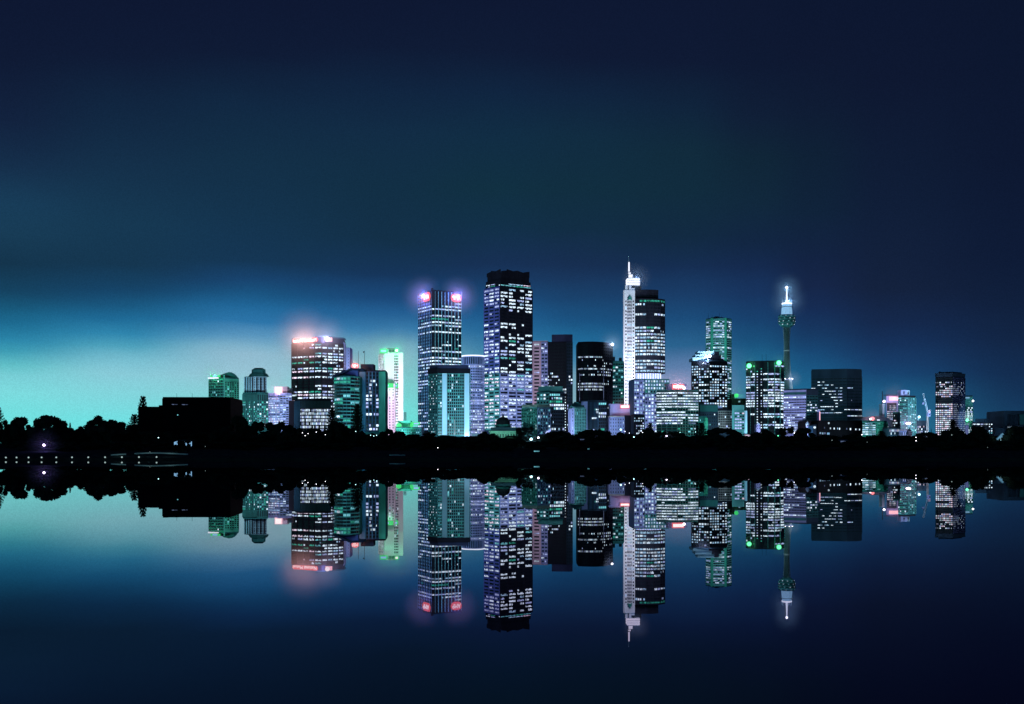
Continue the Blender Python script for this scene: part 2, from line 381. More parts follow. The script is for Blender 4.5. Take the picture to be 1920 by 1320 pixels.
# --- dark tower with the long red sign
D = 545; zt = ys(634, D)
C1, C2 = Vector((px(590.5, D + .6), D + .6)), Vector((px(603.5, D), D))
A0 = Vector((px(547, D + 8), D + 8)); E0 = Vector((px(644, D + 7.5), D + 7.5)); G0 = Vector((px(647.5, D + 20), D + 20))
ft = [A0, C1, C2, E0, G0, Vector((px(552, D + 34), D + 34))]
B = Bld('sign_topped_tower', 'broad dark office tower with lit window rows and a long red mirror-written sign on top', ft, zt, 'navy', roof='navy')
rows = ['...h', '..f#', '....', '....', '####', '..g.', 'ggfg', '....', 'h###', '####', '....', '####', '....', '....', 'f...', '....', '###g', '####', '.###', 'h##.'] + ['####', 'h.##', '####'] * 3 + ['####']
mid = ['c', '#', '.', 'c', '#', '.', 'c', 'f', 'c', '#', '.', '#', '.', '.', '#', 'h', 'g', '#', '#', '.'] + ['#'] * 10
rgt = ['..h.', '####', '..ff', '####', '####', 'h###', '###.', '..ff', 'bg##', '####', '.h##', '##.#', '....', '...f', '##ff', '.ff.', '####', '####', '####', '##.h'] + ['..##', '.###', '####'] * 3 + ['####']
zb, z1 = ys(644 + 30 * 5.5, D), ys(643.5, D)
B.fac(A0, C1, zb, z1, 30, 4, .86, .56, pat=rows, pal='p', clad='dark', proud=.3)
B.fac(C1, C2, zb, z1, 30, 1, .88, .56, pat=mid, pal='w', clad='dark', proud=.3)
B.fac(C2, E0, zb, z1, 30, 4, .86, .56, pat=rgt, pal='w', clad='dark', proud=.3)
B.fac(E0, G0, zb, ys(640, D), 30, 2, .5, .5, p=.25, pal='l', clad='lavender')
b = B.part('parapet'); b.prism([tuple(p) for p in (C1, C2 + Vector((2.5, .2)), E0, E0 + Vector((0, 8)), C1 + Vector((0, 8)))], zt + .4, zt + 1.0, 'blue_wall')
B.done()
S = empty('rooftop_sign', (px(568, D), D + 3, zt), 'long red neon sign with white mirror-written letters along the dark tower top', 'sign', 'red neon signs')
dA = (C1 - A0).normalized(); nA = Vector((dA.y, -dA.x)); q = A0 + dA * .9; L = (C1 - A0).length + 1.2
b = MB(); pill(b, q + nA * .35, dA * (L + .2), nA * .25, ys(641.2, D), ys(632.2, D), 'neon_red'); b.build('panel', S, S.location)
b = MB(); lettering(b, 'National Mutual', A0 + dA * 1.4, A0 + dA * (L + .3), ys(637, D), 1.75, 'neon_white', .65); b.build('lettering', S, S.location)
S = empty('rooftop_emblem', (px(614, D), D + 1, zt), 'round glowing white emblem beside the long red sign on the dark tower', 'sign')
b = MB(); b.ball((px(614, D), D - .2, ys(635.5, D)), 1.15, 'neon_white', 16, 10); b.build('globe', S, S.location)
b = MB(); b.box(px(604, D), px(622, D), D + 1.2, D + 1.6, ys(640, D), ys(632.5, D), 'neon_pink'); b.build('panel', S, S.location)
halo((px(570, D), D - 2.2, ys(636, D)), 19); [bulb((px(x, D), D + 4.2 - (x - 550) * .15, ys(636.5, D)), 4300, (1., .48, .40), .6) for x in (554, 564, 574, 584)]; halo((px(613, D), D - 2.5, ys(636, D)), 14, 4200, (.72, .62, 1.))
fill_spot(605, 690, D, .05, (.5, .6, 1.), 70)
# --- pale slab behind it
D = 700; ft = foot1(646, 656, D, 12)
B = Bld('plain_slab_tower', 'plain pale lavender slab rising just right of the dark sign-topped tower', ft, ys(653, D), 'lavender', roof='lavender')
B.fac(ft[0], ft[1], ys(800, D), ys(655, D), 26, 2, .3, .3, p=.05, pal='l', clad='lavender', dark='glass_blue'); B.done()
fill_spot(651, 680, D, .55, (.8, .85, 1.), 60)
# --- dark finned block in front
D = 425; ft = foot2(553, 563, 621, D, 50, 3); zt = ys(750, D)
B = Bld('finned_block', 'low dark block with vertical fins above rows of tall bright windows, below the sign-topped tower', ft, zt, 'dark', roof='dark')
B.fac(ft[0], ft[1], ys(810, D), ys(751, D), 1, 5, .82, .98, p=0, clad='dark', fin='fin_blue')
B.fac(ft[1], ft[2], ys(766, D), ys(751, D), 1, 22, .82, .96, p=0, clad='dark', fin='fin_blue')
B.fac(ft[1], ft[2], ys(810, D), ys(766, D), 7, 22, .62, .68, p=[.95, .95, .93, .93, .9, .8, .6], pal='w', clad='dark')
B.done(); fill_spot(590, 775, D, .10, (.5, .8, 1.), 34)

# --- rounded teal building with a swooping roof
D = 452; ft = arc(627, 673, D, 5, 7, 12); zt = ys(707, D)
B = Bld('rounded_building', 'bow-fronted teal building with curved balcony bands and a swooping roof deck', ft, zt, 'deep_teal', roof='deep_teal')
fr = ['.##', '.gg', '...', 'c..', '...', '...', '#..', 'c.c', '...', '...', '...', '#..', 'g..', '...', '##.']
for k in range(7):
    pk = [s_[min(2, int(k * 3 / 7))] for s_ in ['##.', 'gg.', '...', '..#', '...', '...', '#..', 'g.c', '...', '...', '...', '#..', '.g.', '...', '##.']]
    pk = [('?' if c_ == '.' else c_) for c_ in pk]
    B.fac(ft[k], ft[k + 1], ys(804, D), ys(708, D), 15, 1, .94, .66, pat=pk, p=.08, pal='g', clad='teal', dark='glass', proud=.6, piers=False)
b = B.part('roof_deck'); sw = [(627, 704), (640, 700), (652, 695), (661, 691.5), (684, 692.5)]
vs = []
for k in (0, 1):
    for dz in (0, -.75):
        for x, y in sw: vs.append((px(x, D), D - 4.5 + k * 9, ys(y, D) + dz))
m = 5; fs = [(i, i + 1, m + i + 1, m + i) for i in range(4)] + [(2 * m + i, 3 * m + i, 3 * m + i + 1, 2 * m + i + 1) for i in range(4)] + [(i, 2 * m + i, 2 * m + i + 1, i + 1) for i in range(4)] + [(m + i, m + i + 1, 3 * m + i + 1, 3 * m + i) for i in range(4)] + [(0, m, 3 * m, 2 * m), (4, 2 * m + 4, 3 * m + 4, m + 4)]
b.add(vs, fs, 'navy')
b = B.part('penthouse'); b.box(px(641, D), px(672, D), D - 1.5, D + 3, zt, ys(694, D), 'violet')
B.done(); fill_spot(650, 750, D, .085, (.5, 1., 1.), 40); fill_spot(655, 700, D, .10, (.55, .7, 1.), 30, z=26)
# --- slab tower beside it
D = 462; ft = foot1(672, 723, D, 16, 3); zt = ys(696, D)
B = Bld('slab_tower', 'slab tower with blank teal end walls either side of lit window columns, two flagpoles above', ft, zt, 'deep_teal', roof='dark')
d = (ft[1] - ft[0]); n = Vector((d.y, -d.x)).normalized()
for nm, t0, t1, mt, yt in (('end_wall', 0, .255, 'blue_wall', 692), ('end_wall', .765, 1, 'green_stone', 697)):
    q = ft[0] + d * t0; B.part(nm).obox((q.x + n.x * .02, q.y + n.y * .02, 3.5), (d.x * (t1 - t0), d.y * (t1 - t0), 0), (n.x * .8, n.y * .8, 0), (0, 0, ys(yt, D) - 3.5), mt)
B.fac(ft[0] + d * .26, ft[0] + d * .76, ys(808, D), ys(697, D), 16, 4, .74, .6, pat=['....', '....', '.h#.', '.#.f', '.h..', '.#..', '#h.h', '##.#', '#h.#', '#..#', '....', '##h#', '....', '....', '.h.#', '.##h'], pal='l', clad='navy', fin='blue_wall')
B.part('plant_room').box(px(675, D), px(699, D), D + 2, D + 9, zt + .1, ys(682, D), 'navy')
B.done(); fill_spot(679, 750, D, .22, (.4, .8, 1.), 38, side=-5); fill_spot(718, 740, D, .26, (.4, 1., .8), 38, side=8)
S = empty('rooftop_sign', (px(668, D), D - 2, ys(694, D)), 'small red neon sign of three mirror-written letters on the rounded teal building', 'sign', 'red neon signs')
b = MB(); pill(b, (px(660.5, D), D - 2.2), (px(674.5, D) - px(660.5, D), 0), (0, -.4), ys(692.2, D), ys(681.6, D), 'neon_red'); b.build('panel', S, S.location)
b = MB(); lettering(b, 'MBF', (px(662, D), D - 2.6), (px(672.5, D), D - 2.6), ys(687, D), 1.35, 'neon_white', .2); b.build('lettering', S, S.location)
halo((px(667.5, D), D - 4, ys(687, D)), 9, 1900, (1., .42, .38))
for x, y0, y1, fl in ((669.5, 690, 657, 0), (681, 683, 656, 1)):
    S = empty('flagpole', (px(x, D), D + 4, ys(y0, D)), 'thin flagpole with a small flag, right of the pair above the slab tower' if fl else 'bare thin flagpole, left of the pair above the red letter sign', 'flagpole', 'rooftop flagpoles')
    b = MB(); b.tube((px(x, D), D + 4, ys(y0, D)), (px(x, D), D + 4, ys(y1, D)), .11, .07, 'dark_metal', 6); b.build('pole', S, S.location)
    if fl:
        b = MB(); b.add([(px(x, D), D + 3.9, ys(656.5, D)), (px(x, D), D + 3.9, ys(659, D)), (px(678.6, D), D + 3.7, ys(660.5, D)), (px(678.2, D), D + 3.8, ys(658, D)), (px(x, D), D + 4.02, ys(656.5, D)), (px(x, D), D + 4.02, ys(659, D)), (px(678.6, D), D + 3.82, ys(660.5, D)), (px(678.2, D), D + 3.92, ys(658, D))], [(0, 1, 2, 3), (7, 6, 5, 4), (0, 4, 5, 1), (1, 5, 6, 2), (2, 6, 7, 3), (3, 7, 4, 0)], 'dark_metal'); b.build('flag', S, S.location)

# --- white tower with green signs
D = 530; zt = ys(663, D)
ft = foot2(711, 722, 756, D, 40, 6)
B = Bld('white_tower', 'bright white tower with green signs at its crown and a lavender slab of square windows', ft, zt, 'white_wall', roof='white_wall')
B.fac(ft[0], ft[1], ys(800, D), ys(665, D), 26, 4, .7, .6, p=.35, pal='l', clad='white_wall', proud=.5, dark='glass_blue')
d = (ft[2] - ft[1]); q = lambda t: ft[1] + d * t
B.fac(q(.50), q(.74), ys(803, D), ys(665, D), 27, 3, .8, .66, p=.28, pal='g', clad='white_wall', dark='glass')
f2 = foot1(722, 740, D - 4, 3.9)
b = B.part('window_slab'); b.prism([tuple(p) for p in f2], 3.5, ys(719.5, D), 'pinkish')
B.fac(f2[0], f2[1], ys(805, D), ys(729, D), 15, 3, .36, .52, p=.12, pal='c', clad='pinkish', dark='glass', bands=False, piers=False)
cx, cy = px(733, D), D + 5
b = B.part('crown_cage'); b.lathe(cx, cy, [(3., zt + .4), (3., zt + .9)], 'metal', 12); b.lathe(cx, cy, [(3., zt + 2.6), (3., zt + 2.9)], 'metal', 12); b.lathe(cx, cy, [(1.9, zt + .3), (1.9, zt + 2.2)], 'green_stone', 12)
for i in range(12): t = i * math.pi / 6; b.tube((cx + 2.95 * math.cos(t), cy + 2.95 * math.sin(t), zt + .4), (cx + 2.95 * math.cos(t), cy + 2.95 * math.sin(t), zt + 2.8), .1, .1, 'metal', 5)
B.done(); fill_spot(735, 720, D, .85, (.95, .9, 1.), 55, side=6, z=12); fill_spot(752, 730, D, .7, (.95, .9, 1.), 50, side=14); fill_spot(728, 770, D - 4, .35, (.9, .8, 1.), 40)
for lab, x0, x1, y0, y1, dd, l0, l1 in (('slanted green neon sign on the left of the white tower crown', 713, 727.5, 663, 654.5, -1.5, 715, 725), ('round green neon emblem on the right of the white tower crown', 739.5, 749, 662.5, 652.5, -.5, 742, 746.5), ('wide green neon sign above the lavender square-window slab of the white tower', 721.5, 739.5, 728, 719.6, -4.4, 725, 731), ('short green neon sign wrapping the ledge right of the wide green one', 740.2, 747, 727.5, 719.6, -.9, 741.5, 745)):
    S = empty('green_sign', (px((x0 + x1) / 2, D), D + dd, ys(y0, D)), lab, 'sign', 'green neon signs')
    b = MB()
    if x1 - x0 < 9.8 and y1 < 655: b.tube((px((x0 + x1) / 2, D), D + dd, ys(657.5, D)), (px((x0 + x1) / 2, D), D + dd - .4, ys(657.5, D)), 1.15, 1.15, 'neon_green', 20)
    else: b.box(px(x0, D), px(x1, D), D + dd - .3, D + dd, ys(y0, D), ys(y1, D), 'neon_green')
    b.build('panel', S, S.location); b = MB()
    b.box(px(l0, D), px(l1, D), D + dd - .7, D + dd - .45, ys(y0 - (y0 - y1) * .3, D), ys(y1 + (y0 - y1) * .3, D), 'neon_blue' if l0 != 742 else 'neon_white'); b.build('lettering', S, S.location)
halo((px(730, D), D - 6.5, ys(724, D)), 9, 1300, (.08, 1., .35)); halo((px(722, D), D - 3, ys(658, D)), 14, 1700, (.08, 1., .40)); halo((px(745, D), D - 3, ys(657, D)), 14, 1700, (.08, 1., .45))

# --- low green lit roofs and a small ladder tower
D = 432; ft = foot1(742, 790, D, 14)
B = Bld('low_terrace', 'low dark building with green lit roof pavilions between the white tower and finned tower', ft, ys(803, D), 'slate', roof='slate')
B.fac(ft[0], ft[1], ys(818, D), ys(804, D), 3, 14, .6, .5, p=.22, pal='g', clad='deep_teal')
B.part('pavilion').box(px(745, D), px(768, D), D + 3, D + 8, ys(803, D), ys(790, D), 'teal'); B.part('pavilion_roof').box(px(744, D), px(769, D), D + 2.5, D + 8.5, ys(790, D) + .02, ys(788.4, D), 'teal')
B.done(); halo((px(747, D), D - 1.5, ys(798, D)), 4, 340, (.1, 1., .35)); halo((px(772, D), D - 1.5, ys(798, D)), 4, 340, (.1, 1., .35))
for lab, x0, x1, y0, y1, m in (('green glowing round lamp sign on the left of the low terrace', 742, 752, 802, 793, 'neon_green'), ('green glowing round lamp sign in the middle of the low terrace', 768, 774, 801, 794, 'neon_green'), ('long pale blue and green sign on the right of the low terrace', 769, 786, 796, 791, 'neon_blue')):
    S = empty('green_sign', (px((x0 + x1) / 2, D), D + 1, ys(y0, D)), lab, 'sign', 'green neon signs'); b = MB()
    if m == 'neon_green': b.lathe(px((x0 + x1) / 2, D), D + 1.2, [(.3, ys(y0, D)), ((x1 - x0) / 2 / F * D, ys((y0 + y1) / 2 + 2, D)), ((x1 - x0) / 2 / F * D, ys((y0 + y1) / 2 - 2, D)), (.3, ys(y1, D))], m, 16, 1, .4)
    else: b.box(px(x0, D), px(x1, D), D + 2, D + 2.3, ys(y0, D), ys(y1, D), 'neon_green'); b.box(px(x0 + 6, D), px(x1 - 2, D), D + 1.7, D + 1.98, ys(y0 - 1, D), ys(y1 + 1.5, D), m)
    b.build('panel', S, S.location)
D = 560; S = empty('vent_stack', (px(759, D), D, 3.5), 'thin dark slatted vent stack just right of the white tower base', 'chimney')
b = MB(); b.box(px(757, D), px(757.8, D), D, D + 1, 3.5, ys(773, D), 'dark_metal'); b.box(px(760.6, D), px(761.4, D), D, D + 1, 3.5, ys(773, D), 'dark_metal')
for i in range(9): b.box(px(757.85, D), px(760.55, D), D, D + .9, ys(790 - i * 2, D), ys(789.2 - i * 2, D), 'dark_metal')
b.build('frame', S, S.location)

# --- tall finned tower with the two red corner signs
D = 760; zt = ys(545, D)
Ca, Cb = Vector((px(809.5, D + 1.2), D + 1.2)), Vector((px(815.5, D), D))
ka = (784.5 - HX) / F; kb = (865 - HX) / F; fl, fr_ = math.radians(60), math.radians(30)
u, v = Vector((-math.cos(fl), math.sin(fl))), Vector((math.cos(fr_), math.sin(fr_)))
A0 = Ca + u * ((Ca.x - ka * Ca.y) / (ka * u.y - u.x)); E0 = Cb + v * ((kb * Cb.y - Cb.x) / (v.x - kb * v.y))
ft = [A0, Ca, Cb, E0, A0 + E0 - Ca]
B = Bld('finned_tower', 'tall dark tower ribbed with thin pale vertical fins, red letter signs at both top corners', ft, zt, 'dark', roof='dark')
n_ = 43; zb, z1 = ys(545 + n_ * 6.1, D), ys(546, D)
rt = ['', '', '', '......##', '..h#####', '########', '........', '##h###.f', 'gggg..##', '########', '##.#####', '....h.f.', '########', '........', '......f.', '...f....', '..###..#', '##....g.', '########', '..h.....', '########', '##.##h##', '########'] + ['########', '..##..##', '####h###'] * 7
lf = ['', '', '', '', '########', '########', '........', '##.h.f.h', 'f.g.....', '..h#####', '########', '........', 'f###.###', '........', '...f....', '.......', '##......', '.##..##.', '.#######', '........', '########', '#.######', '####.###', '...#.##.', '######..', '##..##..', '#.......', '########', '######..', '###.....', '##......', '........', '........', '......##', '####..##', '.......', '###.....', '##..##..', '...##...', '......', '######', '##..##', '######']
rt[0] = rt[1] = rt[2] = '........'; lf[0] = lf[1] = lf[2] = lf[3] = '........'
B.fac(Cb, E0, zb, z1, n_, 8, .84, .50, pat=rt, pal='w', clad='dark', fin='fin_teal', proud=.3)
B.fac(A0, Ca, zb, z1, n_, 8, .78, .50, pat=lf, pal='l', clad='dark', fin='fin_violet', proud=.3)
B.fac(Ca, Cb, zb, z1, n_, 1, .9, .5, pat=[(s_[0] if s_ else '.') for s_ in rt], pal='w', clad='dark', proud=.3)
b = B.part('parapet')
for i in range(9):
    q = Cb + (E0 - Cb) * (i / 8); b.box(q.x - .2, q.x + .2, q.y + .3, q.y + .8, zt, zt + .9, 'dark_metal')
for t, h_ in ((.05, 1.), (.3, 1.8), (.62, 1.4)):
    q = A0 + (Ca - A0) * t; B.part('roof_tank').box(q.x + .5, q.x + 2.3, q.y + 1, q.y + 3, zt, zt + h_, 'dark')
B.part('roof_tank').lathe(Ca.x + .2, Ca.y + 2.6, [(.9, zt), (.9, zt + 2.), (.5, zt + 2.4)], 'dark', 10)
B.done(); fill_spot(840, 660, D, .26, (.5, .9, 1.), 290, side=-4, z=44, ang=34); fill_spot(797, 690, D, .40, (.5, .8, 1.), 150, side=-62, z=14, ang=50)
for lab, P0, P1, yc, hgt, w_ in (('small red neon sign of mirror-written letters on the left face top of the finned tower', A0 + (Ca - A0) * .40, A0 + (Ca - A0) * .98, 554.5, 3.0, 0), ('red neon sign of mirror-written letters on the right face top of the finned tower', Cb + (E0 - Cb) * .58, Cb + (E0 - Cb) * .99, 556, 2.9, 1)):
    S = empty('corner_sign', (P0.x, P0.y, ys(560, D)), lab, 'sign', 'red neon signs'); d = P1 - P0; n = Vector((d.y, -d.x)).normalized()
    b = MB(); pill(b, P0 + n * .7, d, n * .3, ys(yc, D) - hgt, ys(yc, D) + hgt, 'neon_red'); b.build('panel', S, S.location)
    b = MB(); lettering(b, 'AMP', P0 + d * .12, P1 - d * .12, ys(yc, D), hgt * 1.05, 'neon_white', 1.1); b.build('lettering', S, S.location)
    q = (P0 + P1) / 2 + n * 3.4; halo((q.x, q.y, ys(yc, D)), 18, 4300, (1., .36, .34)); bulb((q.x, q.y, ys(yc - 3, D)), 13000, (.09, .18, 1.), 1.5)  # added blue point light imitates the sign's outer bloom

# --- hotel slab in front
D = 456; ft = foot2(803, 820, 881, D, 52, 3); zt = ys(700, D)
B = Bld('hotel_slab', 'teal hotel slab with two blank pale blue strips, dark overhanging roof storey and a grid of windows', ft, zt, 'deep_teal', roof=None)
B.fac(ft[0], ft[1], ys(812, D), ys(702, D), 21, 6, .34, .4, p=.42, pal='c', clad='deep_teal', bands=False, piers=False)
d = ft[2] - ft[1]; q = lambda t: ft[1] + d * t; n = Vector((d.y, -d.x)).normalized()
B.fac(q(.02), q(.14), ys(816, D), ys(701, D), 20, 2, .7, .62, p=.15, pal='g', clad='teal')
B.fac(q(.305), q(.82), ys(816, D), ys(701, D), 20, 8, .74, .74, p=.13, pal='g', clad='teal', dark='glass')
for t0, t1 in ((.15, .295), (.83, .985)):
    a = q(t0); B.part('blank_strip').obox((a.x + n.x * .03, a.y + n.y * .03, 3.5), (d.x * (t1 - t0), d.y * (t1 - t0), 0), (n.x * .7, n.y * .7, 0), (0, 0, zt - 3.5), 'strip_blue')
b = B.part('roof_storey'); c = sum(ft, Vector((0, 0))) / 4; b.prism([tuple(c + (p - c) * 1.03) for p in ft], zt + .02, ys(691, D), 'dark'); b.prism([tuple(c + (p - c) * .94) for p in ft], ys(691, D) + .02, ys(684, D), 'navy')
b = B.part('balcony_stack')
for i in range(20): b.box(ft[2].x + .02, ft[2].x + .55, ft[2].y + .3, ft[2].y + 3, ys(704 + i * 5.7, D), ys(702.2 + i * 5.7, D), 'teal')
B.done(); fill_spot(833, 760, D, .6, (.6, .85, 1.), 40, side=-4); fill_spot(876, 770, D, .62, (.6, .85, 1.), 36, side=6); fill_spot(855, 770, D, .12, (.6, 1., .95), 45); fill_spot(811, 760, D, .05, (.4, 1., 1.), 50, side=-35)
bulb((px(875, D), D - 2, ys(817, D)), 500, (.7, .9, 1.), .5)

# --- round white tower with glowing rim
D = 700; cx, cy, r = px(886.5, D), D + 7, 20.5 / F * D
ring = [Vector((cx + r * math.cos(t), cy + r * math.sin(t))) for t in [2 * math.pi * i / 32 for i in range(32)]]
B = Bld('round_tower', 'round white tower with a glowing rim and glazed drum, between the finned and tallest towers', ring, ys(668, D), 'lavender', roof='white_wall')
for i in range(32):
    a, b_ = ring[i], ring[(i + 1) % 32]; m_ = (a + b_) / 2
    if m_.y < cy + 2:
        B.fac(a, b_, ys(683, D), ys(668.5, D), 1, 1, .86, .9, p=0, clad='lavender', dark='glass_blue')
        B.fac(a, b_, ys(818, D), ys(684, D), 27, 1, .8, .55, pat=['#', '.', '.', '.', '.', '.', '?', '.', '.', '?', '.', '?', '.', '#', '#', '.', '?', '#', '?', '#', '#', '?', '#', '#', '?', '#', '#'], p=.5, pal='l', clad='lavender', dark='glass_blue')
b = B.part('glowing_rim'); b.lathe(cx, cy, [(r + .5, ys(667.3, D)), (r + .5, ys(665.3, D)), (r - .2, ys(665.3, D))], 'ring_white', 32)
B.done(); fill_spot(888, 740, D, .24, (.85, .82, 1.), 80, side=18, z=12)

# --- tallest tower: two faces, setback and jagged crown
D = 1000; C0 = Vector((px(937, D), D)); zt = ys(537, D)
ft = foot2(907.5, 937, 998.5, D, 52, 36)
B = Bld('tallest_tower', 'tallest tower, dark with blue-violet left face, lit window bays and a jagged black crown', ft, zt, 'navy', roof='navy')
n_ = 41; zb, z1 = ys(538 + n_ * 6.5, D), ys(538.5, D)
rt = ['.#hh', '#h.#', '#hh#', 'h##h', 'h#h#', '####', '.hf#', '....', '....', '....', '##f.', '#h..', '....', '.ff#', 'h##.', '#gf#', '.#h#', 'f.##', '###h', '##.#', 'cg.h', '.h##', '.f#.', '#.#c', '##.h', '.#c#', '####', '#h#h', '#h##', 'h#c#'] + ['....', '#.h.', '####', 'h##h', '#..#', '.#.h', '##.#', '#h.#', '....', '####', '.##.']
lf = ['###', 'f##', '###', '##h', 'h#h', '..#', '...', '.h.', '...', '...', '#.h', '...', '###', '##.', 'h..', '##.', '###', '##h', '#h#', '##h', '#.c', 'b.#', '...', '#h#', 'h##', '.h.', '###', '#h#', '##h', '.#.', '#..', 'h.#', '###', '.#h', '##.', 'h##', '#.#', '##.', '.#h', '###', '###']
B.fac(C0, ft[2], ys(700, D), z1, 25, 4, .82, .54, pat=rt, pal='w', clad='dark', proud=.4)
B.fac(C0, ft[2], zb, ys(700, D), 16, 4, .86, .54, pat=rt[25:], pal='l', clad='lavender', proud=.4)
B.fac(ft[0], C0, ys(700, D), z1, 25, 3, .84, .52, pat=lf, pal='l', clad='violet', proud=.4)
B.fac(ft[0], C0, zb, ys(700, D), 16, 3, .84, .52, pat=lf[25:], pal='p', clad='teal', proud=.4)
c = sum(ft, Vector((0, 0))) / 4; s1 = [c + (p - c) * .92 for p in ft]; s2 = [c + (p - c) * .86 for p in ft]
b = B.part('setback_storey'); b.prism([tuple(p) for p in s1], zt + .5, ys(523, D), 'dark')
B.fac(s1[1], s1[2], zt + .8, ys(529, D), 2, 4, .95, .6, pat=['.b#p', 'ccgc'], pal='w', clad='dark'); B.fac(s1[0], s1[1], zt + .8, ys(529, D), 2, 3, .9, .55, pat=['##.', 'hgf'], pal='l', clad='dark')
b = B.part('crown'); b.prism([tuple(p) for p in s2], ys(523, D) + .02, ys(509.5, D), 'dark')
for e0, e1, k in ((s2[0], s2[1], 3), (s2[1], s2[2], 5)):
    d = (e1 - e0) / k; n = Vector((d.y, -d.x)).normalized()
    for i in range(k):
        a = e0 + d * i + n * .05; hi = 507.5 - (3.5 if 0 < i < k else 1.5) - R.random() * 1.5; lo = hi + 2.4
        zz = [ys(lo if (i % 2 == 0) else hi, D), ys(hi if (i % 2 == 0) else lo, D)]
        P = [a, a + d * .97, a + d * .97 + n * .8, a + n * .8]
        B.part('crown_screen').prism([tuple(p) for p in P[::-1]], ys(514, D), [zz[0], zz[1], zz[1], zz[0]][::-1], 'dark')
B.done(); fill_spot(968, 760, D, .42, (.85, .8, 1.), 130, side=50, z=10, ang=70); fill_spot(922, 640, D, .38, (.6, .75, 1.), 150, side=-110, z=10); fill_spot(922, 750, D, .4, (.45, 1., .9), 100, side=-70, ang=60)
# --- pink slab and dark twin volume
D = 640; ft = foot2(998, 1034, 1035, D, 18, 40)
zt = ys(641, D)
B = Bld('twin_volume_tower', 'tower of a pink slatted half and a taller black half, right of the tallest tower', foot1(998.5, 1027, D, 16, -8), zt, 'pinkish', roof='pinkish')
f = B.foot; d = f[1] - f[0]
B.fac(f[0], f[0] + d * .55, ys(800, D), ys(643, D), 24, 1, .62, .45, pat=['?'], p=.08, pal='p', clad='pinkish')
B.fac(f[0] + d * .57, f[1], ys(800, D), ys(643, D), 24, 2, .8, .5, p=.4, pal='l', clad='lavender', dark='glass_blue')
f2 = foot2(1027.1, 1062, 1073.6, D - 2, 12, 14)
B.part('dark_half').prism([tuple(p) for p in f2], 3.5, ys(641, D), 'dark')
f3 = foot2(1034.5, 1062, 1073.6, D - 1.9, 12, 14); B.part('tall_core').prism([tuple(p) for p in f3], ys(641, D) + .02, ys(627.5, D), 'navy')
B.fac(f2[0], f2[1], ys(800, D), ys(643, D), 26, 14, .7, .5, p=[0] * 9 + [.3, .75, .3, .1, .45, .7, .4, .1, .6, .6, .3] + [.3] * 6, pal='w', clad='dark', run=.45)
B.fac(f2[1], f2[2], ys(800, D), ys(643, D), 26, 3, .8, .55, p=[0] * 10 + [.2] * 16, pal='l', clad='slate', dark='glass_teal')
B.done(); fill_spot(1008, 720, D, .34, (1., .82, .95), 70, side=-10, z=12); fill_spot(1050, 690, D, .03, (.6, .7, 1.), 60)

# --- cream corner building in front
D = 405; ft = foot2(979, 1007.5, 1031.5, D, 40, 30); zt = ys(763, D)
B = Bld('cream_corner_building', 'cream corner building with a regular grid of small windows, left of the dark stepped office', ft, zt, 'pale_blue', roof='concrete')
B.fac(ft[0], ft[1], ys(818, D), ys(766, D), 9, 9, .55, .58, p=.14, pal='c', clad='teal', dark='glass')
B.fac(ft[1], ft[2], ys(826, D), ys(766, D), 10, 5, .55, .58, p=.25, pal='c', clad='lavender', dark='glass')
B.part('cornice').prism([tuple(sum(ft, Vector((0, 0))) / 4 + (p - sum(ft, Vector((0, 0))) / 4) * 1.04) for p in ft], zt + .55, zt + .95, 'concrete')
B.part('roof_box').box(px(990, D), px(999, D), D + 7, D + 10, zt, ys(754, D), 'teal')
B.done(); fill_spot(994, 790, D, .24, (.5, 1., .85), 30, side=-18); fill_spot(1020, 790, D, .30, (.75, .85, 1.), 30, side=14)
# --- stepped dark office behind it
D = 452; ft = foot2(1007, 1030, 1058, D, 26, 10); zt = ys(736, D)
B = Bld('stepped_office', 'dark stepped office with bright green and white rows, behind the cream corner building', ft, zt, 'deep_teal', roof='deep_teal')
B.fac(ft[0], ft[1], ys(758, D), ys(737, D), 3, 4, .75, .5, pat=['.##.', 'h##.', '....'], pal='c', clad='teal')
B.fac(ft[1], ft[2], ys(814, D), ys(737, D), 12, 7, .86, .6, pat=['ccccc..', '.hc#c#.', 'gggggg.', '#######', '..c####', '......', 'h......', '.......', '.f.....', '.......', '###.#.#', '#......'], pal='w', clad='slate')
U = B.part('upper_block'); f2 = [ft[1] + (p - ft[1]) * .9 + Vector((0, .8)) for p in ft]; U.prism([tuple(p) for p in f2], zt + .6, ys(724, D), 'teal')
b = B.part('light_string')
for i in range(13): b.ball((px(1060.5, D), D + 2, ys(744 + i * 5.2, D)), .22, 'lit_white', 6, 4)
B.part('side_tower').box(px(1058.2, D), px(1064, D), D + 2.4, D + 9, 3.5, ys(738, D), 'dark')
B.done(); fill_spot(1018, 740, D, .2, (.4, 1., .9), 40, side=-14); fill_spot(1045, 735, D, .08, (.6, .9, 1.), 40)

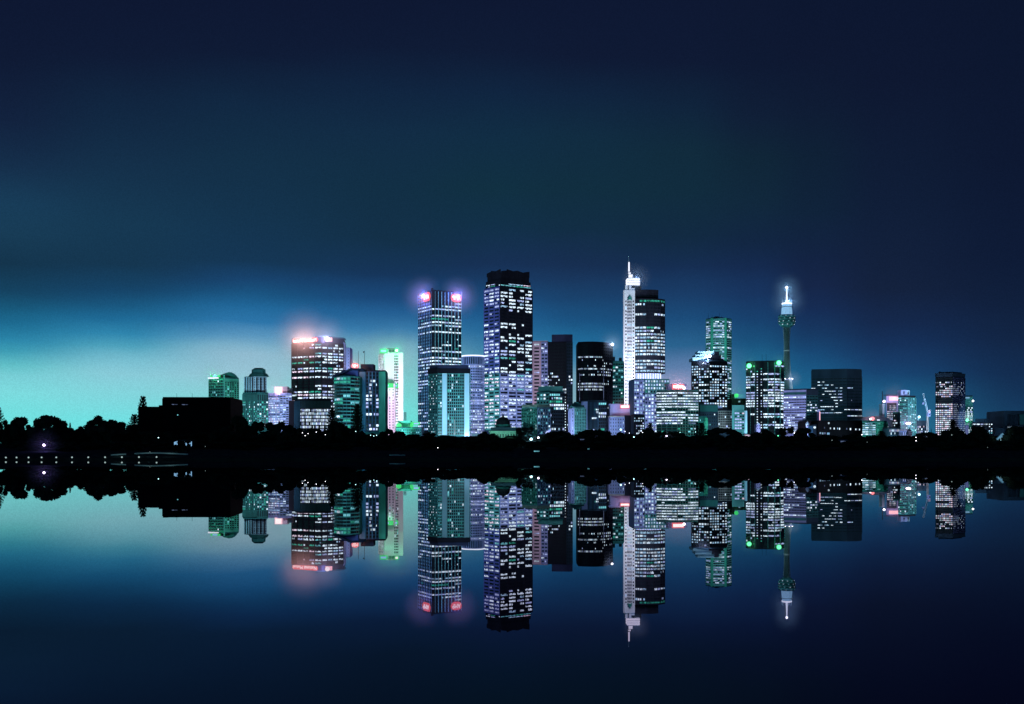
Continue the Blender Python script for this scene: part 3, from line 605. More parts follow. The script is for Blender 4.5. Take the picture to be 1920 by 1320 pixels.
# --- black tower with a beacon
D = 530; zt = ys(643, D)
ft = arc(1083.7, 1131, D, 2.2, 5, 16); ft = ft[:6] + [Vector((px(1148, D + 6), D + 6))] + ft[6:]
B = Bld('black_tower', 'black office tower with three bright bands of broken light, beacon mast on its right corner', ft, zt, 'dark', roof='dark')
pr = [0, 0, 0, 0, .85, .1, 0, .15, .96, .1, .62, 0, .15, .97, .95, .85] + [0] * 12
for k in range(5): B.fac(ft[k], ft[k + 1], ys(800, D), ys(645, D), 28, 4, .62, .5, p=pr, pal='w', clad='dark')
B.fac(ft[5], ft[6], ys(800, D), ys(645, D), 28, 5, .62, .5, p=[0] * 6 + [.9, .5, .9, .5, .6, .1, .1, .7] + [0] * 7 + [.8] + [0] * 6, pal='w', clad='dark')
b = B.part('edge_light_strip'); b.box(px(1086, D), px(1086.8, D), D - 1.6, D - 1.2, ys(752, D), ys(700, D), 'lit_dim'); b.box(px(1131.4, D), px(1132, D), D - .75, D - .4, ys(752, D), ys(690, D), 'lit_dim')
B.done(); fill_spot(1110, 740, D, .12, (.6, .8, 1.), 60)
S = empty('beacon_mast', (px(1148, D), D + 4, ys(655, D)), 'white blazing beacon on a short mast at the right corner of the black tower', 'lamp')
b = MB(); b.tube((px(1149, D), D + 4, ys(700, D)), (px(1149, D), D + 4, ys(646, D)), .14, .12, 'dark_metal', 6); b.build('mast', S, S.location)
b = MB(); b.ball((px(1149, D), D + 3.4, ys(644.5, D)), .62, 'lamp_white'); b.build('lamp', S, S.location); halo((px(1149, D), D + 2.4, ys(644.5, D)), 9, 2000, (.6, .8, 1.))
# --- green tower behind
D = 720; ft = foot1(1149, 1169, D, 14, -8); zt = ys(678, D)
B = Bld('green_office_tower', 'teal office tower peeping out between the black tower and the white spired tower', ft, zt, 'teal', roof='teal')
B.fac(ft[0], ft[1], ys(800, D), ys(680, D), 20, 4, .86, .5, p=[.1, .5, .9, .2, .6, .2, .1, .5, .2] + [.3] * 11, pal='g', clad='teal', dark='glass_teal')
B.part('roof_box').box(px(1150, D), px(1154, D), D + 3, D + 6, zt, ys(668, D), 'slate'); B.part('roof_box').box(px(1162, D), px(1167, D), D + 3, D + 6, zt, ys(670, D), 'slate')
B.done(); fill_spot(1158, 740, D, .10, (.5, .95, 1.), 60, ang=50)

# --- small buildings right of the stepped office
D = 432; cv = [Vector((px(1067, D + 6), D + 6)), Vector((px(1068.5, D + 2.5), D + 2.5)), Vector((px(1072, D + .8), D + .8)), Vector((px(1077, D), D))]
e = Vector((px(1098, D + 5), D + 5)); ft = cv + [e, e + Vector((-1, 8)), cv[0] + Vector((0, 8))]
B = Bld('round_corner_building', 'low lavender and teal building with a rounded left corner, below the black tower', ft, ys(765, D), 'lavender', roof='teal')
for k in range(3): B.fac(cv[k], cv[k + 1], ys(818, D), ys(766, D), 8, 1, .4, .5, p=.1, pal='l', clad='lavender', dark='glass_blue', bands=False)
B.fac(cv[3], e, ys(820, D), ys(766, D), 9, 7, .78, .74, pat=['......', 'h.....', '......', '......', '......', '......', '......', '....h.', '.f....'], pal='g', clad='teal', dark='glass')
b = B.part('stepped_gable'); 
for i, (x0, x1, y) in enumerate(((1071, 1097, 761), (1075, 1091, 757.5), (1078, 1086, 755))): b.box(px(x0, D), px(x1, D), D + 5.2 + i * .1, D + 9, ys(765 if i == 0 else (761, 757.5)[i - 1], D) + .5, ys(y, D) + .5, 'deep_teal')
B.done(); fill_spot(1072, 795, D, .3, (.8, .8, 1.), 28, side=-10); fill_spot(1088, 790, D, .15, (.5, 1., .9), 30, side=14)
D = 446; ft = foot1(1090, 1137, D, 12, 3); zt = ys(753, D)
B = Bld('striped_low_office', 'low dark office with pale vertical fins and banded right end, before the black tower', ft, zt, 'dark', roof='slate')
d = ft[1] - ft[0]; q = lambda t: ft[0] + d * t
n = Vector((d.y, -d.x)).normalized(); B.part('end_wall').obox((q(0).x + n.x * .03, q(0).y + n.y * .03, 3.5), (d.x * .24, d.y * .24, 0), (n.x * .5, n.y * .5, 0), (0, 0, zt - 3.5), 'lavender')
B.fac(q(.25), q(.68), ys(814, D), ys(754, D), 11, 8, .74, .55, pat=['........', '........', '.....g#h', '......h#', '........', '...####.', '........', '........', '........', '....#...', '........'], pal='w', clad='dark', fin='blue_wall', bands=False)
B.fac(q(.69), q(1), ys(814, D), ys(754, D), 10, 4, .92, .62, pat=['cccc', '....', '....', '####', 'hhhh', '....', '....', '....', '.gg.', '##f.'], pal='w', clad='slate')
B.done(); fill_spot(1096, 780, D, .4, (.8, .8, .95), 30, side=-8); fill_spot(1118, 770, D, .16, (.6, .9, 1.), 34)
D = 440; ft = foot1(1143, 1171, D, 12, 0); zt = ys(768, D)
B = Bld('plain_podium', 'plain lavender low building with a flat roof, left of the red ledge sign', ft, ys(782, D), 'lavender', roof='concrete')
B.fac(ft[0], ft[1], ys(815, D), ys(783, D), 5, 6, .3, .45, p=.12, pal='w', clad='blue_wall', dark='glass', bands=False, piers=False)
B.part('upper_wing').box(px(1146, D), px(1183, D), D + 4, D + 11, ys(782, D) + .5, ys(759, D), 'lavender'); B.part('ledge').box(px(1144, D), px(1166, D), D + 3.4, D + 11.2, ys(759, D) + .02, ys(756.5, D), 'lavender')
B.part('dark_wing').box(px(1171.2, D), px(1187, D), D - 1, D + 3.6, 3.5, ys(779, D), 'dark')
B.done(); fill_spot(1156, 790, D, .2, (.6, .7, 1.), 30)
S = empty('ledge_sign', (px(1174, D), D + 3.6, ys(764, D)), 'red rimmed white ledge sign at the foot of the white spired tower', 'sign', 'red neon signs')
b = MB(); b.box(px(1164.5, D), px(1182, D), D + 3.3, D + 3.7, ys(765, D), ys(758.4, D), 'neon_red'); b.build('panel', S, S.location)
b = MB(); b.box(px(1165.6, D), px(1181, D), D + 3.0, D + 3.28, ys(763.6, D), ys(759.8, D), 'neon_white'); b.build('lettering', S, S.location); halo((px(1172, D), D + 1.6, ys(762, D)), 7, 420, (1., .36, .36))
D = 425; ft = foot1(1188, 1208, D, 10, 0)
B = Bld('small_window_block', 'small dark block of little lit windows below the white spired tower', ft, ys(779, D), 'slate', roof='dark')
B.fac(ft[0], ft[1], ys(815, D), ys(782, D), 7, 5, .6, .55, p=.7, pal='b', clad='dark'); B.done(); fill_spot(1198, 795, D, .06, (.7, .8, 1.), 25)

# --- white spired tower with dark bowed body
D = 800; zt = ys(559, D)
f = foot2(1168.5, 1171, 1190.5, D, 55, 4)
cv = [Vector((px(1191, D + 2), D + 2)), Vector((px(1199, D + .6), D + .6)), Vector((px(1212, D), D)), Vector((px(1226, D + .8), D + .8)), Vector((px(1238, D + 3.2), D + 3.2)), Vector((px(1246.5, D + 7.5), D + 7.5))]
B = Bld('spired_tower', 'floodlit white tower with dark bowed glass body, louvred lit crown and white spire', f, ys(545, D), 'white_wall', roof='white_wall')
n_ = 37; zb, z1 = ys(562 + n_ * 6.2, D), ys(562, D)
d = f[2] - f[1]; q = lambda t: f[1] + d * t
B.fac(q(.02), q(.24), zb, z1, n_, 1, .6, .5, p=.12, pal='b', clad='white_wall', bands=False, piers=False)
B.fac(q(.72), q(.98), zb, z1, n_, 1, .5, .5, p=.15, pal='b', clad='white_wall', bands=False, piers=False)
bw = []
for i in range(6):
    t = i / 5; p_ = q(.27 + .43 * t); bw.append(p_ + Vector((0, -.3 - 1.6 * (1 - (2 * t - 1) ** 2))))
b = B.part('bow_window_shaft'); b.prism([tuple(p) for p in bw] + [tuple(q(.70)), tuple(q(.27))], zb, ys(563, D), 'white_wall')
for k in range(5): B.fac(bw[k], bw[k + 1], zb, z1 - .5, n_, 1, .9, .58, pat=['.', '.', '.', '.', 'd', '.', '.', 'b', '.', 'd', 'b', '.', '.', '.', 'b', '.'] + ['b', 'l', 'b'] * 8, pal='b', clad='white_wall', proud=.25, dark='glass')
B.part('gable').prism([tuple(p) for p in (q(.27) + Vector((0, -2)), q(.70) + Vector((0, -2)), q(.70), q(.27))], ys(563, D) + .02, ys(556, D), 'green_stone', top=[tuple(p) for p in (q(.45) + Vector((0, -1.2)), q(.52) + Vector((0, -1.2)), q(.52), q(.45))])
for x0, x1, y, dd in ((1172.5, 1184, 534.5, .6), (1184.2, 1190, 540, .9)): B.part('stepped_top').box(px(x0, D), px(x1, D), D + dd, D + 9, ys(545, D) + .5, ys(y, D), 'white_wall')
b = B.part('slit_window')
for i in range(8): b.box(px(1177.2, D), px(1179.2, D), D + .35, D + .58, ys(543.5 - i * 1.1, D), ys(542.8 - i * 1.1, D), 'glass_blue')
G = B.part('glass_body'); G.prism([tuple(p) for p in cv] + [(px(1246.5, D), D + 26), (px(1191, D), D + 26)], ys(699, D), ys(559, D), 'dark')
G2 = B.part('upper_setback'); G2.prism([tuple(p + Vector((0, 2))) for p in cv[:4]] + [(px(1236, D), D + 4.5), (px(1236, D), D + 20), (px(1191, D), D + 20)], ys(559, D) + .02, ys(542, D), 'dark')
B.part('upper_setback').box(px(1190.5, D), px(1204, D), D + 5, D + 15, ys(542, D) + .02, ys(534, D), 'slate')
pk = ['.gggg', '#h..f', '.....', '.....', '##.##', '.....', '.....', '.....', '##g#.', '###.f', '#####', '#####', '##g##', '#####', '##h##', '#####', '#####', '.....', '#####', '#####', '##.##', 'bbbbb']
for k in range(5): B.fac(cv[k], cv[k + 1], ys(698.5, D), ys(561, D), 22, 2, .88, .56, pat=[s_[k] for s_ in pk], pal='b', clad='dark', proud=.3)
b = B.part('colonnade'); b.box(px(1192, D), px(1241, D), D + 6.5, D + 20, ys(715, D), ys(699, D) - .02, 'lavender')
for i in range(11): x = 1193 + i * 4.7; b.box(px(x, D), px(x + 1.4, D), D + 5.2, D + 6.4, ys(712, D), ys(699, D) - .02, 'white_wall')
b = B.part('crown_core'); b.box(px(1177, D), px(1200, D), D + 3, D + 11, ys(534, D), ys(519.5, D), 'white_wall')
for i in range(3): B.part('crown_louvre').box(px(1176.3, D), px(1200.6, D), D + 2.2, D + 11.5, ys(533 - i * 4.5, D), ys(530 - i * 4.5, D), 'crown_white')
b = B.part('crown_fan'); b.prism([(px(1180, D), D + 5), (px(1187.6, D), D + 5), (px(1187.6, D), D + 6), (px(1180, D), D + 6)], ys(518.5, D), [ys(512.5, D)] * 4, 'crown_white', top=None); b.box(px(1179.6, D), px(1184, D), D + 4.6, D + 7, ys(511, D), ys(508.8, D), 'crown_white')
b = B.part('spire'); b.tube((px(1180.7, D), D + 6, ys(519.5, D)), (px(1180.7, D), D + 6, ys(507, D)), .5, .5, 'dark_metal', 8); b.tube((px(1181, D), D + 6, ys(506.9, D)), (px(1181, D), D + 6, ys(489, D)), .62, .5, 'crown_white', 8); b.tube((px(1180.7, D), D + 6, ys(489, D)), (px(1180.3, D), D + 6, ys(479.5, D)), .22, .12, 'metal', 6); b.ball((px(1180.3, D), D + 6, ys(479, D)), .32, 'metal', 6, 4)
B.done(); halo((px(1192, D), D - 3.5, ys(522, D)), 13, 1400, (.25, .5, 1.)); fill_spot(1178, 740, D, 2.2, (.84, .88, 1.), 60, side=-10, z=14, ang=100); fill_spot(1180, 600, D, .8, (.74, .82, 1.), 84, side=9, z=16, ang=56); fill_spot(1216, 706, D, 1.0, (.88, .92, 1.), 40, side=6, z=36, ang=60)
# --- its stepped podium tower
D = 560; ft = foot1(1189, 1255, D, 18, 4); zt = ys(735, D)
B = Bld('grid_podium_tower', 'lavender stepped block with a square grid of lit windows under the white spired tower', foot1(1189, 1240, D, 18, 3), ys(712, D), 'lavender', roof='teal')
f = B.foot; d = f[1] - f[0]; q = lambda t: f[0] + d * t
B.fac(q(0), q(.18), ys(812, D), ys(714, D), 14, 2, .8, .55, p=.8, pal='b', clad='lavender', dark='glass_blue')
B.fac(q(.2), q(.40), ys(812, D), ys(714, D), 14, 2, .5, .55, p=.6, pal='b', clad='lavender', dark='glass')
f2 = foot1(1209, 1255, D - 1.5, 1.2, 3); B.part('front_wing').prism([tuple(p) for p in f2], 3.5, ys(711, D), 'teal')
B.fac(f2[0], f2[1], ys(738, D), ys(712, D), 4, 9, .62, .56, pat=['#########', '#######..', '#######..', 'gb..#....'], pal='b', clad='teal')
B.fac(f2[0], f2[0] + (f2[1] - f2[0]) * .5, ys(812, D), ys(738.5, D), 11, 4, .66, .55, p=[.6, .6, .3, .9, .95, .4, .95, .5, .95, .95, .4], pal='b', clad='lavender', dark='glass_blue')
B.done(); fill_spot(1212, 770, D, .5, (.8, .8, 1.), 60, side=0, z=10); fill_spot(1232, 720, D, .16, (.5, .95, 1.), 50, side=20)

# --- bright ribbon window office
D = 420; ft = foot2(1231, 1270, 1309, D, 20, 14); zt = ys(733, D)
B = Bld('bright_ribbon_office', 'low office wrapped in blazing white ribbon windows, red lamp sign on its roof', ft, zt, 'slate', roof='teal')
B.fac(ft[0], ft[1], ys(817, D), ys(734, D), 16, 4, .97, .5, pat=['####', '####', '####', '####', '####', '####', '.h..', '####', '####', '####', '####', '####', '....', '....', '.g..', '....'], pal='w', clad='deep_teal', fin='concrete', proud=.25)
B.fac(ft[1], ft[2], ys(817, D), ys(734, D), 16, 8, .93, .5, pat=['########', '..######', '########', '########', '########', '########', '....####', '###.....', '########', '###.####', '##..####', '##..ddd.', '........', 'g....ch.', '....c...', '........'], pal='w', clad='deep_teal', fin='concrete', proud=.25)
B.part('plant_room').box(px(1254, D), px(1290, D), D + 3, D + 8, zt + .1, ys(719, D), 'lavender')
B.done(); fill_spot(1270, 790, D, .14, (.6, 1., 1.), 28); fill_spot(1270, 725, D, .14, (.9, .85, 1.), 20, z=30)
S = empty('rooftop_sign', (px(1273, D), D + 2, zt), 'short red neon bar with a white core on the bright ribbon office roof', 'sign', 'red neon signs')
b = MB(); b.box(px(1262, D), px(1284.5, D), D + 2.2, D + 2.6, ys(729.5, D), ys(719.5, D), 'neon_red'); b.build('panel', S, S.location)
b = MB(); b.box(px(1263.5, D), px(1283, D), D + 1.9, D + 2.18, ys(727, D), ys(721.5, D), 'neon_white'); b.ball((px(1284, D), D + 1.7, ys(727, D)), .55, 'lamp_white'); b.build('lettering', S, S.location); halo((px(1272, D), D + .9, ys(724, D)), 9, 2000, (1., .45, .55))

# --- banded octagonal tower
D = 720; zt = ys(597, D)
P = [Vector((px(1323, D + 7), D + 7)), Vector((px(1335, D + 1.2), D + 1.2)), Vector((px(1360.5, D), D)), Vector((px(1372, D + 7), D + 7))]
ft = P + [Vector((px(1372, D + 20), D + 20)), Vector((px(1323, D + 20), D + 20))]
B = Bld('banded_tower', 'teal octagonal tower with white ribbon bands behind the dark stepped tower', ft, zt, 'teal', roof='slate')
n_ = 50; zb, z1 = ys(601 + n_ * 4.05, D), ys(601, D)
pm = ['.#h.#', '##.#.', '#####', '....h', 'bllll', '.c..#', '#####', 'b####', '.....', '.....', 'f#ff.', '.....', '#h###'] + ['?????'] * 60
pl = ['#.', '..', '##', 'll', 'll', '#.', 'bb', '##', '..', '..', 'll', '..', '.h'] + ['??'] * 60
pr_ = ['##', '.#', 'f#', '.h', 'hh', '..', 'h.', '##', '..', '..', '..', '..', '##', '..', '..', '..', '..', 'h.', '.f', '##', '..', '.h', '##', '.h'] + ['??'] * 50
for a, b_, pp, c_ in ((P[0], P[1], pl, 2), (P[1], P[2], pm, 5), (P[2], P[3], pr_, 2)):
    d = b_ - a; ins = .08 if c_ == 5 else .1
    B.fac(a + d * ins, b_ - d * ins, zb, z1, n_, c_, .99, .48, pat=pp, p=.35, pal='l', clad='pale_teal', piers=False, proud=.25)
b = B.part('corner_pier')
for i in (1, 2): b.lathe(P[i].x, P[i].y + .3, [(1.0, 3.5), (1.0, zt + .3)], 'green_stone', 8)
b = B.part('roof_plant'); b.box(px(1336, D), px(1358, D), D + 4, D + 12, zt, zt + 1.2, 'dark'); b.box(px(1343, D), px(1350, D), D + 4, D + 9, zt + 1.22, zt + 1.8, 'dark')
for x in (1331, 1338.5, 1352, 1356): B.part('antenna').tube((px(x, D), D + 6, zt), (px(x, D), D + 6, zt + 2.5 + (x % 3)), .12, .06, 'dark_metal', 5)
B.done(); fill_spot(1345, 640, D, .5, (.5, 1., .95), 100, side=-10, z=15, ang=80); fill_spot(1368, 680, D, .16, (.45, 1., .9), 80, side=40)
# --- dark stepped tower
D = 510; zt = ys(677, D)
P = [Vector((px(1297, D + 5), D + 5)), Vector((px(1310, D + 2), D + 2)), Vector((px(1330, D), D)), Vector((px(1348, D + 1.5), D + 1.5)), Vector((px(1363, D + 4), D + 4))]
ft = P + [Vector((px(1363, D + 18), D + 18)), Vector((px(1297, D + 18), D + 18))]
B = Bld('stepped_crown_tower', 'dark tower with scattered lit windows and pale blue floodlit steps at its crown', ft, zt, 'dark', roof='slate')
for k, c_ in enumerate((3, 4, 4, 3)): B.fac(P[k], P[k + 1], ys(764, D), ys(679, D), 17, c_, .80, .56, p=[.4, .6, .4, .8, .8, .6, .6, .85, .85, .7, .6, .85, .8, .65, .85, .6, .95], pal='b', clad='dark', run=.35)
for i, (x0, x1, y, y0) in enumerate(((1301, 1331, 669.5, 677), (1307, 1338, 663, 669.5), (1312.5, 1344, 656, 663))): B.part('lit_step').box(px(x0, D), px(x1, D), D + 3.2 + i * 1.6, D + 14, ys(y0, D) + (.52 if i == 0 else .02), ys(y, D), 'pale_blue')
for i, (x0, x1, y, y0) in enumerate(((1331.2, 1359, 671, 677), (1338.2, 1356, 664, 671), (1344.2, 1353, 656.5, 664))): B.part('dark_step').box(px(x0, D), px(x1, D), D + 3.4 + i * 1.6, D + 14, ys(y0, D) + (.52 if i == 0 else .02), ys(y, D), 'dark')
B.done(); bulb((px(1312, D), D - 1, ys(679, D)), 2200, (.7, .88, 1.), .6); bulb((px(1327, D), D - .5, ys(677, D)), 1500, (.7, .88, 1.), .6); bulb((px(1330, D), D + 2.5, ys(666.5, D)), 900, (.7, .88, 1.), .4); bulb((px(1334, D), D + 3.6, ys(661, D)), 500, (.7, .88, 1.), .4)

# --- low buildings below it
D = 432; ft = foot1(1312, 1346, D, 10, 0)
B = Bld('dark_low_block', 'low dark block below the stepped crown tower with a few lit windows', ft, ys(760, D), 'deep_teal', roof='slate')
B.fac(ft[0], ft[1], ys(812, D), ys(774, D), 6, 8, .5, .4, p=.2, pal='c', clad='slate'); B.done(); fill_spot(1330, 775, D, .1, (.5, 1., .9), 30)
D = 418; ft = foot2(1309, 1320, 1326, D, 10, 30)
B = Bld('green_stair_building', 'small green lit building with a bright corner pier, right of the bright ribbon office', ft, ys(783, D), 'deep_teal', roof='deep_teal')
B.fac(ft[0], ft[1], ys(815, D), ys(785, D), 5, 4, .5, .5, p=.3, pal='c', clad='deep_teal'); B.fac(ft[1], ft[2], ys(815, D), ys(785, D), 5, 2, .5, .5, p=.3, pal='c', clad='green_stone', dark='glass_teal'); B.done(); fill_spot(1322, 800, D, .45, (.35, 1., .7), 20, side=8)
D = 436; ft = foot1(1343, 1372, D, 10, -4)
B = Bld('lattice_building', 'low building behind a pale lattice of balcony rails', ft, ys(769, D), 'slate', roof='dark')
B.fac(ft[0], ft[1], ys(806, D), ys(771, D), 8, 8, .84, .8, p=.08, pal='w', clad='concrete'); B.part('roof_sign').box(px(1345, D), px(1355, D), D + 1, D + 2, ys(769, D) + .5, ys(761.5, D), 'lavender')
B.done(); fill_spot(1355, 790, D, .18, (.6, .8, 1.), 28)
D = 428; ft = foot2(1372.5, 1377, 1395.5, D, 20, 5)
B = Bld('pale_ribbon_block', 'small teal block with pale glowing ribbons and a blank blue end slab', ft, ys(762, D), 'teal', roof='teal')
B.fac(ft[1], ft[2], ys(806, D), ys(772, D), 6, 4, .95, .5, pat=['##.p', '.l..', 'lll.', 'llll', 'lll.', 'lll.'], pal='l', clad='teal', dark='glass_teal')
B.part('end_slab').box(px(1395.7, D), px(1401.5, D), D + .5, D + 8, 3.5, ys(770, D), 'pale_blue'); B.done(); fill_spot(1392, 785, D, .45, (.6, .95, 1.), 26, side=4)
D = 520; ft = foot1(1372, 1400, D, 10)
B = Bld('dark_rear_block', 'dark block with a green lamp on its roof, left of the green-signed tower', ft, ys(749, D), 'dark', roof='dark')
B.fac(ft[0], ft[1], ys(800, D), ys(750, D), 9, 5, .7, .5, p=.12, pal='w', clad='dark'); B.part('roof_box').box(px(1372.5, D), px(1379, D), D + 2, D + 6, ys(749, D), ys(738.5, D), 'dark'); B.done()
S = empty('roof_lamp', (px(1381.5, D), D + 1, ys(745, D)), 'green glowing roof lamp left of the green-signed tower', 'lamp'); b = MB(); halo((px(1381.5, D), D - .6, ys(741.5, D)), 7, 700, (.1, 1., .25)); b.ball((px(1381.5, D), D + 1, ys(741.5, D)), 1.0, 'neon_green', 14, 8); b.build('globe', S, S.location); b = MB(); b.tube((px(1381.5, D), D + 1, ys(749, D)), (px(1381.5, D), D + 1, ys(745.5, D)), .2, .2, 'dark_metal'); b.build('post', S, S.location)

# --- green-signed tower
D = 480; zt = ys(678, D)
P = [Vector((px(1399, D + 4), D + 4)), Vector((px(1416, D + 1.5), D + 1.5)), Vector((px(1431, D + 1.5), D + 1.5)), Vector((px(1440, D + .3), D + .3)), Vector((px(1452, D), D)), Vector((px(1462, D + 1.2), D + 1.2)), Vector((px(1470, D + 4.5), D + 4.5))]
ft = P + [Vector((px(1470, D + 18), D + 18)), Vector((px(1399, D + 18), D + 18))]
B = Bld('green_signed_tower', 'dark tower with blazing white rows, pale fins and round green signs at both top corners', ft, zt, 'deep_teal', roof='slate')
zb, z1 = ys(678 + 27 * 5.05, D), ys(678.5, D)
pl = ['..', '..', 'f.', '.f', '.h', '##', '#f', '##', '##', '#.', '..', '##', '##', '##', '##', '##', '##', '..', '..', '.#'] + ['..'] * 9
pr_ = ['....', '..ll', '....', '....', '###.', '....', '###f', '.###', '.###', '.fh#', '####', '.###', '####', '####', '####', '##.h', '####', '...#', '....', '####', '##c#', '....', '.ff.', '####', '#.##', '....', '....']
B.fac(P[0], P[1], zb, z1, 27, 2, .95, .62, pat=pl, pal='w', clad='dark', fin='teal'); B.fac(P[1], P[2], zb, z1, 27, 2, .34, .4, pat=['..', '..', '.g', 'g#'] + ['##', '#.', '##', '##'] * 5 + ['.#', '..'] * 3, pal='w', clad='dark', fin='dark')
for k in range(4): B.fac(P[2 + k], P[3 + k], zb, z1, 27, 1, .95, .62, pat=[s_[k] for s_ in pr_], pal='w', clad='dark', fin='teal')
for x in (1432, 1439.5): B.part('antenna').tube((px(x, D), D + 3, zt), (px(x, D), D + 3, ys(663, D)), .07, .05, 'dark_metal', 5)
B.done(); fill_spot(1440, 740, D, .25, (.4, 1., 1.), 60, ang=110)
for lab, x, y, dd in (('round green neon sign on the left top corner of the green-signed tower', 1406, 685.5, 2.2), ('round green neon sign on the right top corner of the green-signed tower', 1460, 680.5, 0.2)):
    S = empty('green_sign', (px(x, D), D + dd, ys(y, D)), lab, 'sign', 'green neon signs'); b = MB(); b.tube((px(x, D), D + dd, ys(y, D)), (px(x, D), D + dd - .8, ys(y, D)), 1.15, 1.15, 'neon_green', 18); b.build('panel', S, S.location)
    b = MB(); b.tube((px(x, D), D + dd - .82, ys(y, D)), (px(x, D), D + dd - .95, ys(y, D)), .95, .8, 'lamp_green', 18); b.build('lettering', S, S.location); halo((px(x, D), D + dd - 1.8, ys(y, D)), 6, 500, (.1, 1., .3))

# --- observation tower
D = 690; X = px(1475.2, D); Y = D; m_ = D / F
S = empty('observation_tower', (X, Y, 3.5), 'slender observation tower with a turret, glowing white mast and flared cable base', 'tower')
b = MB(); b.lathe(X, Y, [(5. * m_, 3.5), (5. * m_, ys(614, D))], 'dim_teal', 20)
b.lathe(X, Y, [(5.7 * m_, ys(658.5, D)), (5.7 * m_, ys(656.5, D))], 'concrete', 20); b.build('shaft', S, S.location)
b = MB()
for i in range(28):
    t = 2 * math.pi * i / 28; t2 = t + 1.3; p0 = Vector((X + 11 * m_ * math.cos(t), Y + 11 * m_ * math.sin(t), ys(735, D))); p1 = Vector((X + 5.2 * m_ * math.cos(t2), Y + 5.2 * m_ * math.sin(t2), ys(640, D))); b.tube(p0, p1, .06, .06, 'metal', 4); b.tube(p1, (X + 7.5 * m_ * math.cos(t2 + .6), Y + 7.5 * m_ * math.sin(t2 + .6), ys(614, D)), .05, .05, 'metal', 4)
b.build('cable_net', S, S.location)
b = MB(); b.lathe(X, Y, [(11 * m_, ys(712.5, D)), (11 * m_, ys(711, D)), (5.2 * m_, ys(711, D)), (5.2 * m_, ys(712.5, D))], 'lit_lav', 24)
for k in range(9): b.ball((X + 11 * m_ * math.cos(k * .7), Y + 11 * m_ * math.sin(k * .7), ys(710.5, D)), .3, 'lamp_white', 6, 4)
b.build('lit_ring', S, S.location)
b = MB(); b.lathe(X, Y, [(6 * m_, ys(615, D)), (10 * m_, ys(612, D)), (14.4 * m_, ys(608, D)), (15.6 * m_, ys(601, D)), (15.8 * m_, ys(594, D)), (14 * m_, ys(590.5, D))], 'deep_teal', 28)
for yy in (611, 606, 600, 595): r_ = 15.6 if yy < 607 else (14.6 if yy < 610 else 11.5); b.lathe(X, Y, [((r_ + .3) * m_, ys(yy, D)), ((r_ + .7) * m_, ys(yy - .8, D)), ((r_ + .3) * m_, ys(yy - 1.4, D))], 'teal', 28)
b.build('turret', S, S.location)
for i in range(18):
    t = math.radians(180 + 9.4 * i + 5); yy = (609, 603, 597.5, 592.6)[i % 4]; r_ = (13.9, 15.4, 15.8, 15.2)[i % 4] * m_
    w = bpy.data.objects.new('window', unit('lit_white' if i % 3 else 'lit_cyan')); COL.objects.link(w); w.parent = S; w.location = Vector((X + r_ * math.cos(t), Y + r_ * math.sin(t), ys(yy, D))) - S.location; w.rotation_euler = (0, 0, t + math.pi / 2); w.scale = (.7, .3, .2)
b = MB(); b.lathe(X, Y, [(10.2 * m_, ys(590.5, D)), (9.6 * m_, ys(580, D)), (8.6 * m_, ys(572, D)), (8.6 * m_, ys(571, D))], 'floodlit', 28); b.lathe(X, Y, [(10.4 * m_, ys(576.4, D)), (10.4 * m_, ys(575.4, D))], 'dark_metal', 28); b.build('drum', S, S.location)  # drum glows by emission in place of floodlight
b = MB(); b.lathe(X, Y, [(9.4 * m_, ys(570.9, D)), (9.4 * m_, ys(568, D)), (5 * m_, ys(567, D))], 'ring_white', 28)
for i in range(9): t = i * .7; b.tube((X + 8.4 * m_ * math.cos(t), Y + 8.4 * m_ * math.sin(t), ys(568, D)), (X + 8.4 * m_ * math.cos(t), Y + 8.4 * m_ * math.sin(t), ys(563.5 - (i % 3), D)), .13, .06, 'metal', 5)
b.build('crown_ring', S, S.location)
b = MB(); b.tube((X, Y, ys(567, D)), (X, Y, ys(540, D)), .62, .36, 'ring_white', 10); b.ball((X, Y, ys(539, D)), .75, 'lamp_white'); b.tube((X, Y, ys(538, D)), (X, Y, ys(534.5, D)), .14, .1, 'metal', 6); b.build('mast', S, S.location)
bulb((X + 9, Y - 9, ys(713, D)), 3600, (.8, .9, 1.), .8); halo((X, Y - 12 * m_, ys(566, D)), 14, 3200, (.25, .55, 1.)); halo((X, Y - 1.2, ys(541, D)), 12, 2400, (.25, .6, 1.)); halo((X + 2, Y - 13 * m_, ys(711, D)), 7, 600, (.65, .7, 1.))

# --- lavender striped office
D = 410; ft = foot2(1469.5, 1511.5, 1533, D, 32, 14); zt = ys(731, D)
B = Bld('lavender_striped_office', 'lavender office of many thin window rows with a dark ribbon windowed right side', ft, zt, 'lavender', roof='slate')
pt = [''] * 17
B.fac(ft[0], ft[1], ys(814, D), ys(742, D), 15, 14, .86, .42, p=[.5, .1, .7, .55, .5, .05, .05, .6, .35, .1, .6, .3, .55, .5, .5], run=.75, pal='w', clad='lavender', piers=False, fin='lavender')
B.fac(ft[1], ft[2], ys(814, D), ys(741, D), 14, 4, .92, .45, pat=['....', '....', '.h..', '##.h', '.h##', '##.#', '....', '....', '....', '.#.#', 'h.##', '....', '....', '....'], pal='w', clad='deep_teal', dark='glass_teal')
B.part('side_cladding').obox((ft[1].x + .05, ft[1].y - .02, ys(741, D)), tuple(((ft[2] - ft[1])).to_3d()), (.12, -.4, 0), (0, 0, zt - ys(741, D)), 'slate')
b = B.part('roof_band'); d = ft[1] - ft[0]; n = Vector((d.y, -d.x)).normalized(); b.obox((ft[0].x + n.x * .02, ft[0].y + n.y * .02, ys(739.5, D)), (d.x, d.y, 0), (n.x * .3, n.y * .3, 0), (0, 0, .9), 'deep_teal')
